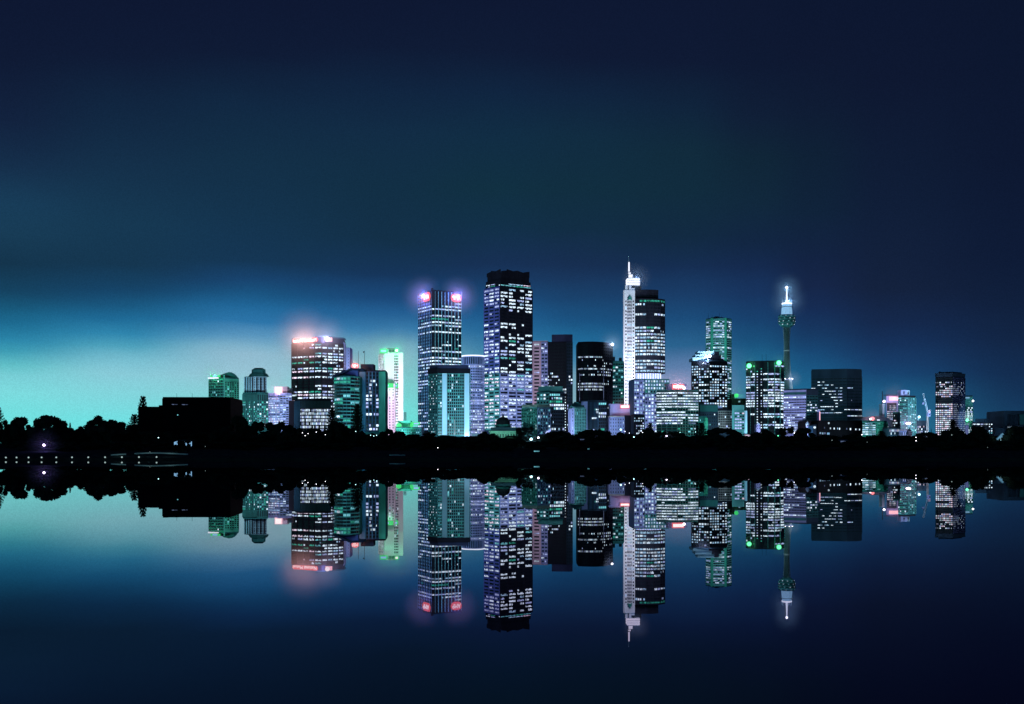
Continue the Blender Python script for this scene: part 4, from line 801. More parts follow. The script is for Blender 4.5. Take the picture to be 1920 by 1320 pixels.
B.done(); fill_spot(1488, 785, D, .62, (.85, .82, 1.), 34, side=-6); fill_spot(1478, 735, D, .2, (.95, .8, 1.), 25, z=22); fill_spot(1522, 770, D, .1, (.6, .95, 1.), 30, side=14)

# --- big dark block
D = 470; ft = foot2(1521, 1588, 1616, D, 16, 22); zt = ys(693.5, D)
B = Bld('dark_ribbon_block', 'large dark block with thin lit ribbons on both faces and a blank grey top storey', ft, zt, 'slate', roof='slate')
pl = ['........', '.hh.....', '.hh#h...', '#.hh.hh.', '.h.##h#.', '.hh.hh#.', '....h##.', '..h..#h.', '.....h..', 'h.###h..', '.##.h..h', 'h######.', '........', '........', '.......c', '......##', '........'] + ['........'] * 4
pr_ = ['....', '....', '.....', '#h..', '....', '....', '....', '.f..', '....', '....', '####', '....', '####', '....', 'g..c', '##.f', '....'] + ['....'] * 4
B.fac(ft[0], ft[1], ys(800, D), ys(707, D), 16, 8, .93, .26, pat=pl, pal='w', clad='slate', dark='glass', proud=.25); B.fac(ft[1], ft[2], ys(800, D), ys(707, D), 16, 4, .93, .26, pat=pr_, pal='w', clad='slate', dark='glass_teal', proud=.25)
B.done(); fill_spot(1560, 740, D, .17, (.6, .9, 1.), 60, side=-10); fill_spot(1602, 740, D, .1, (.6, .9, 1.), 60, side=40)
S = empty('wall_lamp', (px(1614.8, D), D + 6, ys(713, D)), 'round pinkish lamp at the top right edge of the large dark block', 'lamp'); b = MB(); b.ball((px(1615.2, D), D + 5, ys(711.5, D)), .7, 'lamp_violet'); b.build('globe', S, S.location); b = MB(); b.box(px(1614.6, D), px(1615.6, D), D + 4.7, D + 5.3, ys(720, D), ys(714.8, D), 'metal'); b.build('bracket', S, S.location)
# --- vertical lit sign post
D = 404
S = empty('pylon_sign', (px(1536, D), D, ys(792, D)), 'tall narrow pinkish white pylon sign in front of the large dark block', 'sign')
b = MB(); b.box(px(1532.5, D), px(1537.5, D), D, D + .5, ys(792, D), ys(769, D), 'lavender'); b.build('post', S, S.location)
b = MB(); b.box(px(1536.6, D), px(1537.7, D), D - .15, D - .02, ys(788, D), ys(772, D), 'neon_pink'); b.build('light_strip', S, S.location)
# --- long low building with arched lit windows and its clock turret
D = 392; ft = foot1(1512, 1617, D, 12, 0)
B = Bld('long_low_building', 'long low black building with small lit arched windows below the large dark block', ft, ys(791, D), 'black_wall', roof='black_wall')
A = ft[0]; d3, n3 = Vector((1, 0, 0)), Vector((0, -1, 0)); o = Vector((A.x, A.y, 0)); k_ = D / F
for x, w_, y, h_, m in ((1546, 1.2, 802, 3, 'lit_dim'), (1557, 2, 803, 3.4, 'lit_white'), (1564, 2, 803.5, 3.4, 'lit_white'), (1570.5, 1.6, 803.5, 3.4, 'lit_blue'), (1574, 1.8, 803.8, 3.4, 'lit_white'), (1587.5, 1.6, 804, 3, 'lit_dim'), (1594.5, 2.2, 804.5, 3.6, 'lit_white'), (1604.5, 1.8, 805, 3.2, 'lit_white'), (1608, 1.4, 805, 3, 'lit_dim'), (1611.5, 1.8, 805.3, 3.2, 'lit_white'), (1538, 3, 812, 3.2, 'lit_blue'), (1542.5, 3, 812.3, 3.2, 'lit_blue'), (1546.5, 3, 812.3, 3.2, 'lit_dim'), (1553, 5, 813, 3.6, 'floodlit')):
    B.panes.append((m, o, d3, n3, (x - w_ / 2 - 1512) * k_, (x + w_ / 2 - 1512) * k_, ys(y, D), h_ * k_, 1))
B.panes.append(('lit_white', o, d3, n3, 40.5 * k_, 43.5 * k_, ys(790.5 + 3, D), 3.2 * k_, 1))
B.done()
D = 384; S = empty('clock_turret', (px(1524, D), D, 3.5), 'small blue stone turret with a round lit clock, left end of the long low building', 'clock tower')
b = MB(); b.box(px(1517.5, D), px(1524.5, D), D, D + 1.6, 3.5, ys(798.5, D), 'blue_wall'); b.box(px(1524.52, D), px(1531, D), D + .2, D + 1.8, 3.5, ys(797, D), 'slate'); b.box(px(1524, D), px(1531.5, D), D, D + 2, ys(797, D) + .01, ys(796, D), 'slate'); b.build('wall', S, S.location)
b = MB(); b.tube((px(1527.6, D), D + .18, ys(801.3, D)), (px(1527.6, D), D + .02, ys(801.3, D)), .42, .42, 'lit_white', 18); b.build('clock_face', S, S.location)
b = MB(); b.box(px(1527.45, D), px(1527.75, D), D - .05, D + .01, ys(801.3, D), ys(799.8, D), 'dark'); b.box(px(1527.45, D), px(1528.6, D), D - .06, D - .052, ys(801.5, D), ys(801.1, D), 'dark'); b.build('clock_hand', S, S.location)
D = 388; S = empty('domed_kiosk', (px(1515.5, D), D, 3.5), 'pale round topped kiosk at the foot of the lavender striped office', 'kiosk')
b = MB(); b.lathe(px(1515.5, D), D + 1, [(.66, 3.5), (.66, ys(797, D))], 'lavender', 14); b.build('wall', S, S.location); b = MB(); b.lathe(px(1515.5, D), D + 1, [(.7, ys(797, D) + .01), (.66, ys(794.5, D)), (.4, ys(791.5, D)), (.05, ys(790, D))], 'pale_blue', 14); b.build('roof', S, S.location)
fill_spot(1515.5, 795, D, .25, (.85, .85, 1.), 12)
D = 400; S = empty('gabled_lodge', (px(1422, D), D, 3.5), 'small pale gabled lodge with four dark windows at the foot of the green-signed tower', 'house')
x0, x1 = px(1418.3, D), px(1425.6, D); b = MB(); b.box(x0, x1, D, D + 3, 3.5, ys(796, D), 'lavender'); b.build('wall', S, S.location)
b = MB(); xm = (x0 + x1) / 2; zz = ys(796, D); b.add([(x0, D, zz + .01), (x1, D, zz + .01), (xm, D, zz + .75), (x0, D + 3, zz + .01), (x1, D + 3, zz + .01), (xm, D + 3, zz + .75)], [(0, 1, 2), (5, 4, 3), (0, 3, 4, 1), (1, 4, 5, 2), (2, 5, 3, 0)], 'pale_blue'); b.build('roof', S, S.location)
for x in (1420.2, 1423.6):
    for y in (798.5, 803): b = MB(); b.box(px(x - .7, D), px(x + .7, D), D - .1, D - .02, ys(y + 1, D), ys(y - 1, D), 'glass'); b.build('window', S, S.location)
fill_spot(1422, 799, D, .28, (.75, .85, 1.), 12)

# --- right hand cluster
D = 410; pts = [Vector((px(1616 + 48 * t, D), D + 9 * (1 - math.cos((t - .5) * 1.2)) - 1)) for t in [i / 8 for i in range(9)]]
B = Bld('curved_terrace_block', 'low curved teal building with fanned lit terraces, right of the large dark block', pts + [Vector((px(1664, D), D + 12)), Vector((px(1616, D), D + 12))], ys(791, D), 'green_stone', roof='deep_teal')
for k in range(4): B.fac(pts[k], pts[k + 1], ys(816, D), ys(792, D), 6, 1, .95, .45, pat=['?', '#', '#', '#', '#', '#'], p=.5, pal='b', clad='teal')
for k in range(4, 8): B.fac(pts[k], pts[k + 1], ys(816, D), ys(792, D), 6, 2, .5, .5, p=.12, pal='c', clad='green_stone', dark='glass_teal')
for x, y, r_ in ((1625, 796, 3.2), (1629, 795, 2.4)):
    b = B.part('ring_window'); zc = ys(y, D); xc = px(x, D); yc = D - 2.2; rr = r_ * D / F
    vs = []; n_ = 18
    for r2, dy in ((rr, 0), (rr * .7, 0), (rr * .7, .4), (rr, .4)):
        for i in range(n_): t = 2 * math.pi * i / n_; vs.append((xc + r2 * math.cos(t), yc + dy, zc + r2 * math.sin(t)))
    b.add(vs, [(j * n_ + i, j * n_ + (i + 1) % n_, ((j + 1) % 4) * n_ + (i + 1) % n_, ((j + 1) % 4) * n_ + i) for j in range(4) for i in range(n_)], 'pale_blue')
B.done(); fill_spot(1640, 803, D, .40, (.45, 1., .9), 24, side=2)
D = 440; pts = [(1614, 786), (1622, 782.5), (1634, 780.8), (1645, 780.3), (1656, 781.3), (1664, 783.5), (1676, 790)]
S = empty('vaulted_hall', (px(1645, D), D, 3.5), 'dark hall with a low vaulted roof and a red lamp, behind the curved teal building', 'building')
b = MB(); vs = [(px(x, D), D + k * 14, ys(y, D)) for k in (0, 1) for x, y in pts] ; m = len(pts)
vs += [(px(x, D), D + k * 14, 3.5) for k in (0, 1) for x, y in (pts[0], pts[-1])]
fs = [tuple(range(m)[::-1]) + (2 * m, 2 * m + 1), tuple(range(m, 2 * m)) + (2 * m + 3, 2 * m + 2)] + [(i, i + 1, m + i + 1, m + i) for i in range(m - 1)] + [(0, m, 2 * m + 2, 2 * m), (m - 1, 2 * m + 1, 2 * m + 3, 2 * m - 1)]
b.add(vs, fs, 'slate'); b.build('shell', S, S.location)
b = MB()
for x, y, w_ in ((1647, 787.5, 5), (1650, 798, 8), (1661, 800.5, 9), (1648, 801, 5), (1663, 792.5, 2)): b = MB(); b.box(px(x - w_ / 2, D), px(x + w_ / 2, D), D - .15, D - .02, ys(y + .7, D), ys(y - .7, D), 'lit_white'); b.build('window', S, S.location)
fill_spot(1645, 787, D, .12, (.7, .85, 1.), 20)
S = empty('roof_lamp', (px(1633, D), D - 1, ys(788, D)), 'red glowing floodlamp on the front of the vaulted hall', 'lamp'); b = MB(); b.ball((px(1634.5, D), D - 1, ys(785, D)), .75, 'lamp_red'); b.build('globe', S, S.location); b = MB(); b.ball((px(1630.5, D), D - 1, ys(786, D)), .35, 'lamp_white'); b.build('bulb', S, S.location); bulb((px(1633, D), D - 3, ys(786, D)), 260, (1., .5, .5), .5)
D = 447; ft = foot2(1661.5, 1663, 1685, D, 30, 2)
B = Bld('pink_topped_office', 'lavender office with a glowing pink top band, left of the dark glass tower', ft, ys(742.5, D), 'lavender', roof='navy')
B.fac(ft[1], ft[1] + (ft[2] - ft[1]) * .78, ys(812, D), ys(756, D), 16, 8, .8, .55, pat=['........', '..hhhhhh', '..###hhh', '..hh####', '########'] + ['##hh####', '#####hh#'] * 3, pal='p', clad='slate')
b = B.part('lit_band'); b.obox((ft[1].x + .7, ft[1].y - .35, ys(751, D)), ((ft[2] - ft[1]).x * .9, (ft[2] - ft[1]).y * .9, 0), (0, -.2, 0), (0, 0, ys(744, D) - ys(751, D)), 'neon_pink'); B.part('roof_fascia').box(px(1661, D), px(1693, D), D - .6, D + 3, ys(742.5, D) + .52, ys(741, D), 'navy')
b = B.part('side_column'); b.box(px(1656, D), px(1661, D), D + 1, D + 5, 3.5, ys(757, D), 'pale_blue')
B.done(); fill_spot(1676, 770, D, .3, (.9, .85, 1.), 40, z=9); fill_spot(1659, 770, D, .2, (.7, .85, 1.), 40)
S = empty('radio_mast', (px(1659, D), D + 3, ys(757, D)), 'short dark mast with a pinkish lamp, left of the pink topped office', 'mast'); b = MB(); b.tube((px(1659.2, D), D + 3, ys(757, D)), (px(1659.2, D), D + 3, ys(733, D)), .22, .14, 'dark_metal', 6); b.build('pole', S, S.location); b = MB(); b.ball((px(1658.6, D), D + .6, ys(752.5, D)), .5, 'lamp_violet'); b.build('lamp', S, S.location)
D = 430; ft = foot2(1684, 1702, 1717, D, 16, 24)
B = Bld('dark_glass_tower', 'dark green glass tower with scattered lights and a white arrow-marked box on its roof', ft, ys(744, D), 'deep_teal', roof='dark')
B.fac(ft[0], ft[1], ys(812, D), ys(745, D), 18, 6, .85, .6, p=.26, pal='g', clad='deep_teal', run=.4); B.fac(ft[1], ft[2], ys(812, D), ys(746, D), 18, 5, .8, .6, p=.26, pal='g', clad='deep_teal', fin='teal', run=.3)
b = B.part('roof_box'); b.box(px(1691, D), px(1702.6, D), D + 1, D + 5, ys(744, D) + .5, ys(731, D), 'lavender'); b = B.part('roof_box'); b.box(px(1702.8, D), px(1708, D), D + 1.4, D + 5, ys(744, D) + .5, ys(731.5, D), 'pale_blue')
for x, yy in ((1696.5, .85), (1705.2, 1.25)):
    b = B.part('arrow_mark'); q = lambda dx, y: (px(x + dx, D), D + yy, ys(y, D)); q2 = lambda dx, y: (px(x + dx, D), D + yy + .12, ys(y, D))
    pl_ = [(-.6, 733), (.6, 733), (.6, 736), (1.7, 736), (0, 739.6), (-1.7, 736), (-.6, 736)]
    b.add([q(*p) for p in pl_] + [q2(*p) for p in pl_], [tuple(range(7)), tuple(range(7, 14))[::-1]] + [(i, 7 + i, 7 + (i + 1) % 7, (i + 1) % 7) for i in range(7)], 'dark')
B.done(); fill_spot(1700, 735, D, .32, (.85, .85, 1.), 20, z=25, ang=34); fill_spot(1700, 775, D, .06, (.5, 1., .95), 40)
S = empty('floodlamp', (px(1698, D), D - 4, ys(797, D)), 'wide blazing violet-white floodlamp low on the dark green glass tower', 'lamp'); b = MB(); b.lathe(px(1698, D), D - 3, [(.25, ys(796.5, D)), (.9, ys(795, D)), (.9, ys(793.5, D)), (.25, ys(792, D))], 'lamp_violet', 14, 1.1, .5); b.build('lamp', S, S.location)
D = 404; ft = foot2(1674, 1683, 1688, D, 30, 30)
B = Bld('small_teal_annex', 'small dark annex with two lit rows between the pink topped office and the glass tower', ft, ys(775, D), 'slate', roof='deep_teal')
B.fac(ft[0], ft[1], ys(800, D), ys(777, D), 5, 4, .8, .5, pat=['.h..', '....', '.##.', '####'], pal='p', clad='dark'); B.done(); fill_spot(1680, 785, D, .14, (.6, .8, 1.), 24)
D = 396; ft = foot1(1667, 1688, D, 7)
B = Bld('arcade_building', 'low building with a row of bright arcade windows below the pink topped office', ft, ys(803, D), 'slate', roof='dark')
B.fac(ft[0], ft[1], ys(816, D), ys(804, D), 2, 9, .7, .7, pat=['########.', '?????????'], p=.3, pal='p', clad='slate'); B.done()
D = 390; ft = foot2(1686, 1700, 1708, D, 20, 30)
B = Bld('columned_house', 'pale violet floodlit house with tall dark windows below the dark glass tower', ft, ys(808, D), 'lavender', roof='pinkish')
B.fac(ft[0], ft[1], ys(826, D), ys(809, D), 2, 8, .5, .7, p=.25, pal='l', clad='lavender'); B.fac(ft[1], ft[2], ys(826, D), ys(809, D), 2, 3, .45, .6, p=.1, pal='l', clad='pinkish')
B.part('hip_roof').prism([tuple(p) for p in ft], ys(808, D) + .52, ys(804.5, D), 'lavender', top=[tuple(sum(ft, Vector((0, 0))) / 4 + (p - sum(ft, Vector((0, 0))) / 4) * .55) for p in ft]); B.done(); fill_spot(1700, 816, D, .55, (1., .8, 1.), 14, side=3, z=5)
D = 440; ft = foot1(1716, 1740, D, 12)
B = Bld('construction_block', 'unfinished low block with pinkish lit bays under the tower crane', ft, ys(791, D), 'slate', roof='slate')
B.fac(ft[0], ft[1], ys(812, D), ys(798, D), 3, 7, .75, .7, p=.8, pal='p', clad='slate'); B.part('hoist_frame').box(px(1716, D), px(1723, D), D + 3, D + 4, ys(791, D) + .5, ys(784, D), 'teal'); B.done(); fill_spot(1728, 800, D, .12, (.8, .75, 1.), 20)
S = empty('site_lamp', (px(1725, D), D + 2, ys(791, D)), 'cyan work lamp on a bracket left of the tower crane', 'lamp'); b = MB(); b.tube((px(1724.6, D), D + 2, ys(791, D)), (px(1725, D), D + 2, ys(783, D)), .3, .2, 'pale_blue', 8); b.build('post', S, S.location); b = MB(); b.ball((px(1726, D), D + 1.5, ys(781.5, D)), .5, 'lamp_cyan'); b.build('globe', S, S.location); bulb((px(1726, D), D, ys(782, D)), 300, (.6, 1., 1.), .4)
# --- tower crane
D = 436; S = empty('tower_crane', (px(1739.5, D), D, 3.5), 'white luffing tower crane with its jib raised to the left', 'crane')
def lattice(b, p0, p1, w, n, mat, r=.07):
    p0, p1 = Vector(p0), Vector(p1); d = (p1 - p0); L = d.length; d /= L; u = d.orthogonal().normalized(); v = d.cross(u)
    cs = [(u + v) * w / 2, (u - v) * w / 2, (-u - v) * w / 2, (-u + v) * w / 2]
    for c in cs: b.tube(p0 + c, p1 + c, r * 1.6, r * 1.6, mat, 4)
    for i in range(n):
        a, e = p0 + d * L * i / n, p0 + d * L * (i + 1) / n
        for k in range(4): b.tube(a + cs[k], e + cs[(k + 1) % 4], r, r, mat, 4)
b = MB(); lattice(b, (px(1739.3, D), D, 3.5), (px(1739.3, D), D, ys(781, D)), .5, 14, 'concrete', .06); b.build('mast', S, S.location)
b = MB(); b.box(px(1738.6, D), px(1743.4, D), D - .7, D + .7, ys(780.8, D), ys(774, D), 'lavender'); b.prism([(px(1740, D), D - .6), (px(1743.6, D), D - .6), (px(1743.6, D), D + .6), (px(1740, D), D + .6)], ys(774, D) + .01, ys(769, D), 'pinkish'); b.build('cab', S, S.location)
b = MB(); b.box(px(1741, D), px(1742.6, D), D - .85, D - .72, ys(778.6, D), ys(776, D), 'glass'); b.build('window', S, S.location)
b = MB(); lattice(b, (px(1740, D), D, ys(776, D)), (px(1731.6, D), D, ys(739, D)), .42, 16, 'pale_blue', .055); b.tube((px(1731.6, D), D, ys(739, D)), (px(1731.2, D), D, ys(737, D)), .3, .05, 'concrete', 6); b.build('jib', S, S.location)
b = MB(); b.tube((px(1732.2, D), D - .5, ys(742, D)), (px(1729.8, D), D - .5, ys(755, D)), .04, .04, 'dark_metal', 4); b.prism([(px(1728, D), D - .8), (px(1731.4, D), D - .8), (px(1731.4, D), D - .2), (px(1728, D), D - .2)], ys(758.5, D), ys(754, D), 'lavender', top=[(px(1730.2, D), D - .7), (px(1731.2, D), D - .7), (px(1731.2, D), D - .3), (px(1730.2, D), D - .3)]); b.build('hook_block', S, S.location)
fill_spot(1738, 765, D, .42, (.75, .88, 1.), 26, side=-4)
D = 470; S = empty('small_mast', (px(1746, D), D, 3.5), 'tiny dark mast between the tower crane and the square-windowed tower', 'mast'); b = MB(); b.tube((px(1746, D), D, 3.5), (px(1746, D), D, ys(804, D)), .3, .12, 'dark_metal', 6); b.build('pole', S, S.location)

# --- square windowed tower
D = 455; ft = foot2(1754, 1786.5, 1809, D, 24, 40); zt = ys(707, D)
B = Bld('square_window_tower', 'tower with a dense grid of small square lit windows and a wider blank cap', ft, zt, 'dark', roof=None)
pl = ['........', '........', 'f#..##ff', '.###....', 'ffhff.##', '....####', '.#######', '########', '########', '..#####.', '........', '........', '........', '########', '########', '......##'] + ['########'] * 14
pr_ = ['..........', '..........', 'f..f..f.f.', 'f.f...h.f.', '#..hhh..f.', '#.hh.h#hh.', '##hhhhhhhh', '##bbhhbhhb', '####hh##hh', 'f........', '..........', '..........', '..........', '#hh.hhhhhh', '#h.hhhbhh', '#h.....f.', '###hhh.hhh'] + ['##########'] * 14
zb, z1 = ys(707.5 + 29 * 3.75, D), ys(707.5, D)
B.fac(ft[0], ft[1], zb, z1, 29, 9, .66, .6, pat=pl, pal='p', clad='dark', proud=.25); B.fac(ft[1], ft[2], zb, z1, 29, 11, .56, .6, pat=pr_, pal='l', clad='navy', proud=.25)
c = sum(ft, Vector((0, 0))) / 4
b = B.part('cap'); b.prism([tuple(c + (p - c) * 1.01) for p in ft], zt + .02, ys(699, D), 'slate', top=[tuple(c + (p - c) * 1.05) for p in ft]); b.prism([tuple(c + (p - c) * .8) for p in ft], ys(699, D) + .02, ys(696.5, D), 'slate')
B.part('roof_mast').tube((px(1776, D), D + 8, ys(696.5, D)), (px(1776, D), D + 8, ys(694, D)), .3, .25, 'dark_metal', 6)
B.done(); fill_spot(1780, 704, D, .14, (.45, .8, 1.), 60, z=12)
D = 480; ft = foot1(1806, 1824, D, 12, 4)
B = Bld('lamp_topped_office', 'small teal office with lit ribbons behind the right edge of the square-windowed tower', ft, ys(743.5, D), 'teal', roof='slate')
B.fac(ft[0], ft[1], ys(812, D), ys(763, D), 13, 3, .85, .5, pat=['hhh', 'hhh', '###', '##h', '###', '###', '###', '...', '##.', '...', '..#', '###', '###'], pal='w', clad='deep_teal'); B.part('light_panel').box(px(1808, D), px(1817, D), D - .5, D - .1, ys(747, D), ys(744.5, D), 'floodlit'); B.done(); fill_spot(1815, 755, D, .2, (.4, 1., 1.), 30, z=12)
for nm, lab, x, y, m, r_ in (('wall_lamp', 'white lamp at the top right of the small teal office', 1822, 752, 'lamp_white', .42), ('roof_lamp', 'green star-bright lamp right of the square-windowed tower', 1811, 788, 'lamp_green', .6)):
    S = empty(nm, (px(x, D), D - 1, ys(y, D)), lab, 'lamp'); b = MB(); b.ball((px(x, D), D - 1.3, ys(y, D)), r_, m); b.build('globe', S, S.location); b = MB(); b.box(px(x - .5, D), px(x + .5, D), D - 1, D - .1, ys(y + 1.5, D), ys(y - 1, D), 'dark_metal'); b.build('bracket', S, S.location)
bulb((px(1811, D), D - 3, ys(788, D)), 160, (.2, 1., .5), .4)
D = 400; S = empty('banner_slab', (px(1813.5, D), D, 3.5), 'plain upright lavender slab at the foot of the small teal office', 'sign'); b = MB(); b.box(px(1811, D), px(1816.2, D), D, D + .5, 3.5, ys(797, D), 'lavender'); b.build('panel', S, S.location); fill_spot(1813.5, 803, D, .35, (.85, .85, 1.), 12)
D = 425; ft = foot2(1823, 1852, 1860.5, D, 10, 30)
B = Bld('low_ribbon_block', 'low dark block with bright top ribbon and a stepped roof, right of the square-windowed tower', ft, ys(793, D), 'dark', roof='slate')
B.fac(ft[0], ft[1], ys(814, D), ys(793.5, D), 5, 4, .85, .5, pat=['####', '..h.', '....', '#...', '...c'], pal='w', clad='dark'); B.fac(ft[1], ft[2], ys(814, D), ys(793.5, D), 5, 2, .85, .5, pat=['##', 'h.', '.#', '##', 'cc'], pal='w', clad='dark')
B.part('upper_block').prism([tuple(sum(ft, Vector((0, 0))) / 4 + (p - sum(ft, Vector((0, 0))) / 4) * .7) for p in ft], ys(793, D) + .52, ys(785, D), 'slate'); B.done(); fill_spot(1840, 800, D, .08, (.5, .8, 1.), 30)
D = 430; ft = foot1(1866, 1884, D, 8); B = Bld('plain_low_wall', 'plain dim teal low building at right, left of the grey box building', ft, ys(805, D), 'slate', roof='slate'); B.done(); fill_spot(1872, 808, D, .04, (.5, .9, 1.), 30)
D = 440; ft = foot1(1882, 1922, D, 16, 0); zt = ys(771, D)
B = Bld('grey_box_building', 'dim grey box building with dark vertical ribs at the far right edge', ft, ys(772.5, D), 'slate', roof='slate')
d = ft[1] - ft[0]; q = lambda t: ft[0] + d * t
B.fac(q(.16), q(.71), ys(799, D), ys(776, D), 1, 9, .7, .94, p=0, clad='slate', fin='slate'); B.fac(q(.16), q(.71), ys(810, D), ys(799, D), 3, 11, .5, .55, pat=['#####..#', '#####h#f', '.f##.f..'], pal='w', clad='dark')
B.part('side_panel').box(px(1911.5, D), px(1922, D), D - .5, D - .02, ys(796, D), ys(777, D), 'mid_teal'); B.done(); fill_spot(1905, 785, D, .07, (.5, .8, 1.), 50)

# --- domed library
D = 398; X = px(943, D); k_ = D / F
S = empty('domed_library', (X, D + 6, 3.5), 'dark domed building with a green floodlit columned front, below the tallest tower', 'building')
b = MB(); b.box(px(918, D), px(985, D), D, D + 14, 3.5, ys(811, D), 'sandstone'); b.build('wall', S, S.location)
b = MB(); b.box(px(916, D), px(987, D), D - .5, D + 14.4, ys(811, D) + .02, ys(808, D), 'sandstone'); b.box(px(920, D), px(986, D), D + 1, D + 13, ys(808, D) + .02, ys(801, D), 'slate'); b.box(px(921, D), px(929, D), D + .6, D + 9, ys(808, D) + .03, ys(804, D), 'slate'); b.build('roof', S, S.location)
b = MB(); b.lathe(X, D + 6, [(15 * k_, ys(801, D) + .02), (15 * k_, ys(796.5, D)), (16 * k_, ys(796.4, D)), (16 * k_, ys(795.5, D))], 'deep_teal', 24); b.build('drum', S, S.location)
b = MB(); b.lathe(X, D + 6, [(13.3 * k_, ys(795.4, D)), (13.6 * k_, ys(791.5, D)), (12 * k_, ys(787, D)), (8.6 * k_, ys(783.3, D)), (4 * k_, ys(781.3, D)), (2 * k_, ys(780.9, D)), (1.8 * k_, ys(778, D)), (.3 * k_, ys(776.5, D))], 'dark', 28); b.build('dome', S, S.location, True)
for x in range(921, 985, 5):
    b = MB(); xx = px(x, D); b.lathe(xx, D - .22, [(.22, ys(823, D)), (.19, ys(812.6, D)), (.3, ys(812.2, D)), (.3, ys(811.2, D))], 'sandstone', 10); b.build('column', S, S.location)
    if x < 980: b = MB(); b.box(px(x + 1.6, D), px(x + 3.4, D), D - .1, D - .02, ys(820, D), ys(814, D), 'glass_teal'); b.build('window', S, S.location)
b = MB(); b.box(px(914, D), px(989, D), D - 1, D + .0, 3.5, ys(823.5, D), 'sandstone'); b.build('plinth', S, S.location)
fill_spot(940, 815, D, .26, (.4, 1., .75), 16, side=-4, z=5.4); fill_spot(968, 815, D, .2, (.4, 1., .75), 16, side=4, z=5.4); fill_spot(940, 798, D, .05, (.4, 1., .8), 40)

# --- bright base terrace and mast by the hotel
D = 405; S = empty('lit_terrace', (px(880, D), D, 3.5), 'low pale floodlit terrace at the foot of the hotel slab', 'building')
b = MB(); b.box(px(862, D), px(902, D), D, D + 8, 3.5, ys(824, D), 'pale_blue'); b.build('wall', S, S.location); b = MB(); b.box(px(861, D), px(903, D), D - .4, D + 8, ys(824, D) + .02, ys(822.8, D), 'white_wall'); b.box(px(884, D), px(904, D), D + 2, D + 8, ys(822.8, D) + .02, ys(813, D), 'pale_blue'); b.build('roof', S, S.location); fill_spot(882, 820, D, .35, (.7, .95, 1.), 14, z=5)
D = 392; S = empty('flagpole', (px(852.4, D), D, 3.5), 'tall white floodlit flagpole with a yardarm in front of the hotel slab', 'flagpole')
b = MB(); b.tube((px(852.4, D), D, 3.5), (px(852.4, D), D, ys(787, D)), .16, .07, 'white_wall', 8); b.build('pole', S, S.location); b = MB(); b.tube((px(849.6, D), D, ys(812, D)), (px(855.2, D), D, ys(812, D)), .06, .06, 'white_wall', 6); b.build('yardarm', S, S.location); fill_spot(852.4, 808, D, .6, (.9, .95, 1.), 10, z=5)
# --- small pavilions among the trees; the cyan glowing one is added for sky gaps
D = 352
for lab, x0, x1, y0, y1, mt, D in (('small pink lit columned portico among trees below the small teal block', 1397, 1412, 822, 814.5, 'lit_pink', 372), ('low pale blue lit awning among the trees below the round cornered building', 1083, 1101, 825, 822.6, 'lit_dim', 350), ('small blue lit tent among the trees at right', 1578, 1588, 831, 826, 'lit_dim', 345), ('row of small cyan lit shelter panels below the cream corner building', 1001, 1012, 847, 844.6, 'lit_cyan', 318), ('cyan glowing panels added for sky gaps under the trees before the black waterfront block', 324, 358, 836.5, 826.5, 'floodlit', 322.5), ('tiny lit kiosk panel below the black tower trees', 1102, 1106, 842.5, 840.4, 'lit_cyan', 322)):
    S = empty('pavilion_or_sky_gap', (px((x0 + x1) / 2, D), D, ys(y0 + 3, D)), lab, 'pavilion', 'lit pavilions in the park'); b = MB()
    b.box(px(x0 - 1, D), px(x1 + 1, D), D - .6, D + 2.6, ys(y1, D) + .02, ys(y1 - 1.4, D), 'deep_teal' if mt != 'lit_dim' else 'blue_wall'); b.build('roof', S, S.location)
    b = MB(); b.box(px(x0, D), px(x1, D), D + 1.2, D + 2.4, ys(y0 + 4, D), ys(y1, D), 'slate'); b.build('wall', S, S.location)
    n_ = max(2, int((x1 - x0) / 2.4))
    for i in range(n_): xa = x0 + (x1 - x0) * (i + .15) / n_; b = MB(); b.box(px(xa, D), px(xa + (x1 - x0) * .6 / n_, D), D + 1.05, D + 1.18, ys(y0, D), ys(y1 + .6, D), mt); b.build('window', S, S.location)
D = 345; S = empty('sail_canopy', (px(1877, D), D, ys(826, D)), 'pale cyan pointed sail canopy slanting up to the right at the right edge', 'canopy')
b = MB(); pts = [(1869, 823), (1876.5, 815), (1880, 811.8), (1882.6, 814.6), (1879.5, 816.2), (1879.4, 820.3), (1876, 820.5), (1871, 825.2)]
b.add([(px(x, D), D, ys(y, D)) for x, y in pts] + [(px(x, D), D + .8, ys(y, D)) for x, y in pts], [tuple(range(8))[::-1], tuple(range(8, 16))] + [(i, (i + 1) % 8, 8 + (i + 1) % 8, 8 + i) for i in range(8)], 'pale_blue'); b.build('sail', S, S.location)
b = MB(); b.tube((px(1877.5, D), D + .4, ys(835, D)), (px(1877.5, D), D + .4, ys(819, D)), .08, .08, 'metal', 6); b.build('post', S, S.location); fill_spot(1876, 818, D, .5, (.6, .95, 1.), 9, z=5.6, ang=34)
D = 372; S = empty('lit_shed', (px(1851, D), D, 3.5), 'small pale cyan roofed shed left of the sail canopy', 'shed'); b = MB(); b.prism([(px(1846, D), D), (px(1856, D), D + .5), (px(1856, D), D + 4), (px(1846, D), D + 4)], 3.5, ys(811.5, D), 'pale_blue'); b.build('wall', S, S.location); b = MB(); b.prism([(px(1845, D), D - .4), (px(1857, D), D + .1), (px(1857, D), D + 4.2), (px(1845, D), D + 4.2)], ys(811.5, D) + .02, [ys(807.6, D), ys(809.4, D), ys(809.4, D), ys(807.6, D)], 'pale_blue'); b.build('roof', S, S.location); fill_spot(1851, 811, D, .4, (.6, .95, 1.), 7, z=6.5, ang=40)

